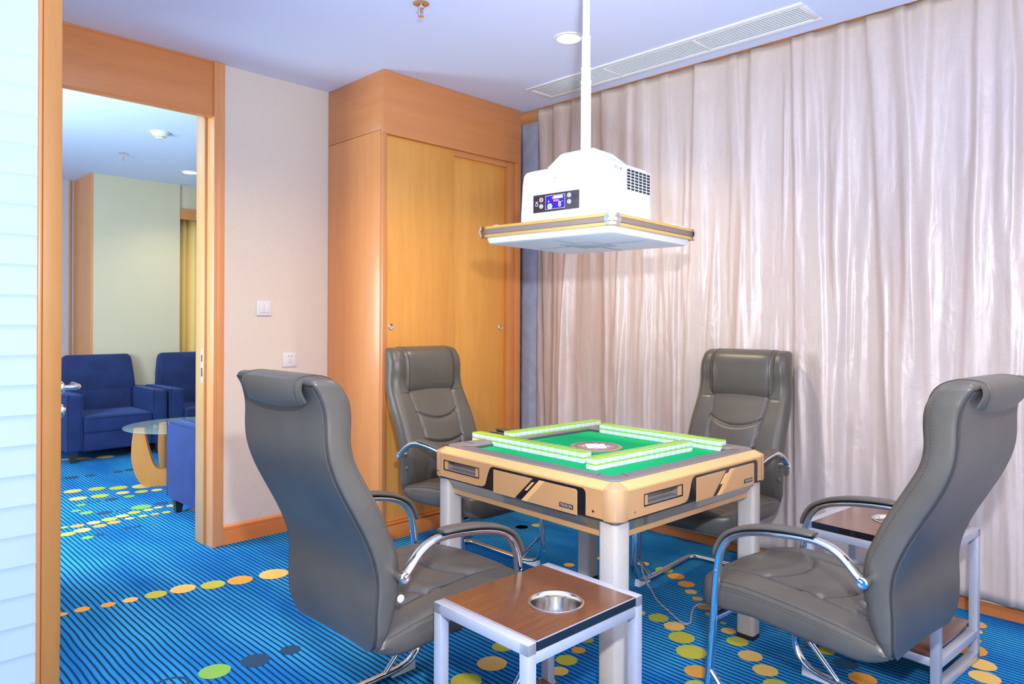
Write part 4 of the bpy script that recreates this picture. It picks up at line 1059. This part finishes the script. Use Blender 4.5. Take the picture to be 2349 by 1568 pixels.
# ------------------------------------------------------------------ side tables with a steel cup holder
def side_table(x, y, rz, label, W=.47, D=.374, HT=.508, along='y'):
    """local: side frames at x=0 and x=W, running along y (0..D)"""
    t = thing('side_table', label, 'side table', (x, y, 0), rz, 'steel framed side tables'); q = .030
    for x0 in (0, W - q):
        for zz in (.004, HT - q): MB().box(x0, x0 + q, 0, D, zz, zz + q, .0015).build('frame_rail', M['brushed'], t)
        for y0 in (0, D - q): MB().box(x0, x0 + q, y0, y0 + q, .004, HT - .0005, .0015).build('leg', M['brushed'], t)
        for y0 in (.012, D - .012): MB().lathe([(0, 0), (.009, 0), (.009, .0045), (0, .0045)], (x0 + q / 2, y0, 0), 12).build('foot_pad', M['blackm'], t)
    for y0 in (.001, D - q - .001):
        MB().box(q, W - q, y0, y0 + q, HT - .055, HT - .025, .0012).build('cross_rail', M['brushed'], t)
        MB().box(q, W - q, y0, y0 + q, .093, .123, .0012).build('cross_rail', M['brushed'], t)
    for x0 in (0, W - q): MB().box(x0, x0 + q, q, D - q, .090, .120, .0012).build('cross_rail', M['brushed'], t)
    # top panel with a round hole for the cup holder
    cx_, cy_, r = W * .525, D * .36, .0725
    mb = MB(); n = 48; z0_, z1_ = HT - .0235, HT + .0005
    X0, X1, Y0, Y1 = q + .002, W - q - .002, .001, D - .001
    def sq(k):
        a = 2 * pi * k / n; dx, dy = cos(a), sin(a); ts = []
        if dx > 1e-9: ts.append((X1 - cx_) / dx)
        if dx < -1e-9: ts.append((X0 - cx_) / dx)
        if dy > 1e-9: ts.append((Y1 - cy_) / dy)
        if dy < -1e-9: ts.append((Y0 - cy_) / dy)
        m = min(ts); return (cx_ + dx * m, cy_ + dy * m)
    ks = sorted(set([2 * pi * k / n for k in range(n)] + [math.atan2(b - cy_, a - cx_) % (2 * pi) for a in (X0, X1) for b in (Y0, Y1)]))
    def sqa(a):
        dx, dy = cos(a), sin(a); ts = []
        if dx > 1e-9: ts.append((X1 - cx_) / dx)
        if dx < -1e-9: ts.append((X0 - cx_) / dx)
        if dy > 1e-9: ts.append((Y1 - cy_) / dy)
        if dy < -1e-9: ts.append((Y0 - cy_) / dy)
        m = min(ts); return (cx_ + dx * m, cy_ + dy * m)
    o1 = [(*sqa(a), z1_) for a in ks]; i1 = [(cx_ + r * cos(a), cy_ + r * sin(a), z1_) for a in ks]
    i0 = [(p[0], p[1], z0_) for p in i1]; o0 = [(p[0], p[1], z0_) for p in o1]
    mb.rings([o1, i1, i0], cap=False); mb.rings([i0, o0], cap=False)
    top = mb.build('top_panel', M['brown_top'], t, smooth=False)
    e = .0015
    for a in ((X0, X1, Y0 - e, Y0), (X0, X1, Y1, Y1 + e)): MB().box(*a, z0_, z1_ - .0005).build('edge_band', M['black'], top, smooth=False)
    mb = MB(); mb.box(X0, X1, Y0 - e - .0004, Y0 + .001, z1_ - .001, z1_ + .0006); mb.box(X0 - .001, X0 + .001, Y0, Y1, z1_ - .001, z1_ + .0004); mb.box(X1 - .001, X1 + .001, Y0, Y1, z1_ - .001, z1_ + .0004)
    mb.build('edge_highlight', M['brushed'], top, smooth=False)
    prof = [(.079, z1_), (.0795, z1_ + .0022), (.0765, z1_ + .0042), (.0725, z1_ + .0032), (.0705, z1_), (.069, z1_ - .02), (.066, z1_ - .068), (.062, z1_ - .076), (.05, z1_ - .079), (.0, z1_ - .080)]
    MB().lathe(prof, (cx_, cy_, 0), 56, cap=False).build('cup_holder', M['steel'], t, ang=60)
    MB().box(q + .001, W - q - .001, .001, D - .001, .1235, .140, .001).build('lower_shelf', [M['brown_top']], t)
    return t
side_table(1.248, 1.182, radians(-1.3), 'steel framed side table with brown top and cup holder, in front at the bottom centre')
# the second one stands turned a quarter, half behind the right hand chair
N_ = Vector((2.790, .672, 0)); a_ = radians(-5)
t2 = side_table(N_.x + .42 * cos(a_), N_.y + .42 * sin(a_), a_ + pi / 2, 'steel framed side table with brown top standing behind the chair on the right', W=.49, D=.42)

# ------------------------------------------------------------------ power cable of the table
pts = [(2.80, 1.93, .50), (2.845, 1.945, .46), (2.878, 1.970, .30), (2.905, 1.985, .10), (2.925, 1.965, .012), (2.90, 1.93, .006), (2.796, 1.823, .006), (2.729, 1.718, .006), (2.679, 1.638, .006), (2.664, 1.600, .006), (2.690, 1.590, .006), (2.730, 1.610, .006), (2.825, 1.656, .006), (2.887, 1.663, .006), (2.915, 1.610, .006), (2.93, 1.50, .006), (3.05, 1.35, .006), (3.3, 1.28, .006), (3.60, 1.25, .006)]
tag(MB().tube(smoothpath(pts, 8), .0042, seg=10).build('power_cable', M['cable']), 'grey power cable hanging from the game table and looping across the carpet', 'cable')

# ------------------------------------------------------------------ the adjoining room
YF = 8.00
bx('wall_far_room_1', 2.05, 2.895, YF, YF + .63, 0, H, M['wall_far'])
mb = MB(); mb.box(2.895, 3.95, YF + .03, YF + .2, 2.507, H); mb.box(2.895, 3.95, YF + .35, YF + .45, 0, 2.6); mb.mi = 0
struct(mb.build('wall_far_room_2', M['wall_far'], smooth=False))
bx('wall_far_room_3', -.6, 2.05, YF + .63, YF + .75, 0, H, plain('pale_grey_wall', (.50, .52, .58), .8))
bx('wall_far_room_4', 3.95, 4.1, YA + .178, 8.6, 0, H, M['wall_far'])
bx('trim_6', 2.030, 2.05, YF - .005, YF + .63, 0, H - .001, M['wood_side'])
bx('trim_7', 1.985, 1.998, YF + .60, YF + .63, 0, H - .001, M['wood'])
bx('trim_8', 2.897, 3.95, YF - .01, YF + .05, 2.395, 2.507, M['wood_h'])
rows = []
for k in range(13):
    z = 2.42 - 2.38 * k / 12; rows.append([(2.90 + 1.0 * i / 130, YF + .13 + .028 * sin(i * .42 + .6 * sin(i * .11)) + .012 * n1(i * .3, 5) , z) for i in range(131)])
fc = MB().rings(rows, cap=False, closed=False).build('curtain', M['yellowcurtain'], ang=180)
m_ = fc.modifiers.new('thick', 'SOLIDIFY'); m_.thickness = .002
tag(fc, 'bright yellow curtain at the far end of the adjoining room', 'curtain')

def cushion(mb, x0, x1, y0, y1, z0, z1, r=.035, puff=.012):
    """soft rounded block"""
    w, d = (x1 - x0) / 2, (y1 - y0) / 2; cx_, cy_ = (x0 + x1) / 2, (y0 + y1) / 2; rs = []
    hh = (z1 - z0)
    for k in range(6):
        a = radians(90 * k / 5); rs.append([(cx_ + px, cy_ + py, z0 + r - r * cos(a)) for px, py in rrect(w - r + r * sin(a), d - r + r * sin(a), r, 4)])
    for t in (.25, .5, .75): rs.append([(cx_ + px, cy_ + py, z0 + r + (hh - 2 * r) * t) for px, py in rrect(w + puff * .2, d + puff * .2, r, 4)])
    for k in range(6):
        a = radians(90 * k / 5); rs.append([(cx_ + px, cy_ + py, z1 - r + r * sin(a)) for px, py in rrect(w - r + r * cos(a), d - r + r * cos(a), r, 4)])
    mb.rings(rs); return mb
def armchair(loc, rz, label):
    t = thing('armchair', label, 'armchair', loc, rz, 'blue velvet armchairs in the adjoining room')      # front faces -y, origin front centre
    w, d = .425, .75
    for s in (-1, 1):
        x0, x1 = sorted((s * (w - .128), s * w))
        ar = cushion(MB(), x0, x1, 0, d, .095, .615, .03).build('armrest', M['blue'], t, ang=50)
        mb = MB()
        for xx in (x0 + .006, x1 - .006): mb.tube(smoothpath([(xx, .004, .11), (xx, .004, .58), (xx, .03, .611), (xx, d - .05, .611)], 4), .004, seg=6)
        mb.build('arm_piping', M['blue'], ar)
    base = cushion(MB(), -w + .126, w - .126, .012, d - .05, .095, .27, .02).build('seat_base', M['blue'], t, ang=50)
    sc = MB(); cushion(sc, -w + .130, w - .130, -.005, d - .16, .255, .415, .03); sc = sc.build('seat_cushion', M['blue'], t, ang=50)
    MB().tube([(-w + .135, -.004, .395), (0, -.012, .402), (w - .135, -.004, .395)], .005, seg=6).build('cushion_piping', M['blue'], sc)
    mb = MB(); rs = []
    for z, y, th, ww in ((.36, .50, .17, .285), (.45, .53, .16, .292), (.60, .56, .15, .296), (.61, .562, .15, .330), (.75, .585, .14, .322), (.88, .605, .13, .308), (.925, .615, .11, .298), (.945, .632, .07, .275)):
        rs.append([(px, y + th / 2 + py, z) for px, py in rrect(ww, th / 2, .03, 4)])
    mb.rings(rs).build('backrest', M['blue'], t, ang=50)
    for sx in (-1, 1):
        for y in (.05, d - .08):
            mb = MB(); x = sx * (w - .06)
            mb.rings([[(x + px, y + py, 0) for px, py in ((-.018, -.018), (.018, -.018), (.018, .018), (-.018, .018))], [(x + px, y + py, .10) for px, py in ((-.03, -.03), (.03, -.03), (.03, .03), (-.03, .03))]])
            mb.build('leg', M['blackm'], t, smooth=False)
    return t
armchair((2.080, 7.235, 0), radians(1), 'navy blue velvet armchair facing the doorway, fully seen beyond the open door')
armchair((2.960, 7.240, 0), radians(1), 'navy blue velvet armchair half hidden by the door jamb, beside the glass table')
armchair((2.152, 5.010, 0), radians(181), 'blue velvet armchair turned away, its outer arm close behind the door jamb')

ct = thing('coffee_table', 'round glass coffee table on curved light wood legs beyond the doorway', 'coffee table', (2.14, 5.75, 0))
MB().lathe([(0, .462), (.446, .462), (.450, .465), (.450, .469), (.446, .472), (0, .472)], seg=64).build('glass_top', M['glass'], ct, ang=60)
def uplate(ang, name):
    out = smoothpath([(-.372, .455, 0), (-.386, .33, 0), (-.386, .22, 0), (-.360, .10, 0), (-.315, .025, 0), (-.265, .001, 0)], 5)
    inn = smoothpath([(-.300, .455, 0), (-.285, .36, 0), (-.255, .24, 0), (-.225, .160, 0), (-.185, .132, 0), (-.10, .125, 0)], 5)
    half = [(p.x, p.y) for p in out] + [(-p.x, p.y) for p in out[::-1]] + [(-p.x, p.y) for p in inn] + [(p.x, p.y) for p in inn[::-1]]
    c, s = cos(ang), sin(ang)
    MB().prism(half, -.035, .035, lambda a, b, d: (a * c - d * s, a * s + d * c, b), .004).build(name, M['wood_light'], ct, ang=30)
uplate(radians(-28), 'curved_leg'); uplate(radians(98), 'curved_leg')
for x, y in ((-.20, .10), (.20, -.1), (-.08, -.21), (.08, .21)): MB().lathe([(0, .454), (.012, .454), (.012, .476), (0, .476)], (x, y, 0), 16).build('steel_button', M['steel'], ct)

# ------------------------------------------------------------------ light
def light(kind, name, loc, energy, col, size=.1, target=None, **k):
    L = bpy.data.lights.new(name, kind); L.energy = energy; L.color = col
    if kind == 'AREA': L.size = size
    elif kind in ('POINT', 'SPOT'): L.shadow_soft_size = size
    for a, v in k.items(): setattr(L, a, v)
    o = bpy.data.objects.new(name, L); COL.objects.link(o); o.location = loc
    if target: o.rotation_euler = (Vector(target) - Vector(loc)).to_track_quat('-Z', 'Y').to_euler()
    return o
# the photographer's flash just above the camera
fl = Vector((0, 0, 1.3)) + Rv * .10 + Vector((0, 0, .40))
light('POINT', 'camera_flash', fl, P_FLASH, (.90, .94, 1.), .035)
# upward spot added to brighten the ceiling in place of bounced flash
light('SPOT', 'ceiling_bounce_fill', Vector((.5, .3, 1.1)), P_BOUNCE, (.70, .78, 1.), .08, (1.5, 1.25, H), spot_size=radians(100), spot_blend=1.)
# other downlights outside the frame, and a tilted spot added to brighten the wall
for x, y, k, tx, ty in ((1.0, 2.25, 2.6, 2.0, 4.0), (2.2, .2, 1., 2.2, .2), (.5, .8, 1., .5, .8)):
    light('SPOT', 'unseen_ceiling_spot', (x, y, H - .04), P_SPOT * k, (1., .76, .46), .06, (tx, ty, 0), spot_size=radians(85 if k > 1 else 140), spot_blend=1.)
for x, y in ((1.0, 5.6), (3.0, 5.4), (.6, 7.6)):
    light('SPOT', 'unseen_ceiling_spot', (x, y, H - .04), P_FAR2, (1., .93, .74), .06, (x, y, 0), spot_size=radians(150), spot_blend=1.)
# daylight from windows of the adjoining room, left of the doorway
w_ = light('AREA', 'window_daylight', (-.4, 4.95, 1.5), P_WIN, (.66, .90, 1.), 1.3, (2., 4.7, 1.7))
W = bpy.data.worlds.new('world'); S.world = W; W.use_nodes = True
bg = W.node_tree.nodes['Background']; bg.inputs['Color'].default_value = (*WCOL, 1); bg.inputs['Strength'].default_value = WSTR
S.view_settings.view_transform = 'Standard'; S.view_settings.look = 'None'; S.view_settings.exposure = EXPO; S.view_settings.gamma = 1.
S.view_settings.use_curve_mapping = False
S.cycles.use_denoising = True
S.cycles.use_adaptive_sampling = True; S.cycles.adaptive_threshold = .035
S.cycles.max_bounces = 7; S.cycles.diffuse_bounces = 3; S.cycles.glossy_bounces = 4; S.cycles.transmission_bounces = 6
S.cycles.caustics_reflective = False; S.cycles.caustics_refractive = False; S.cycles.sample_clamp_indirect = 6.
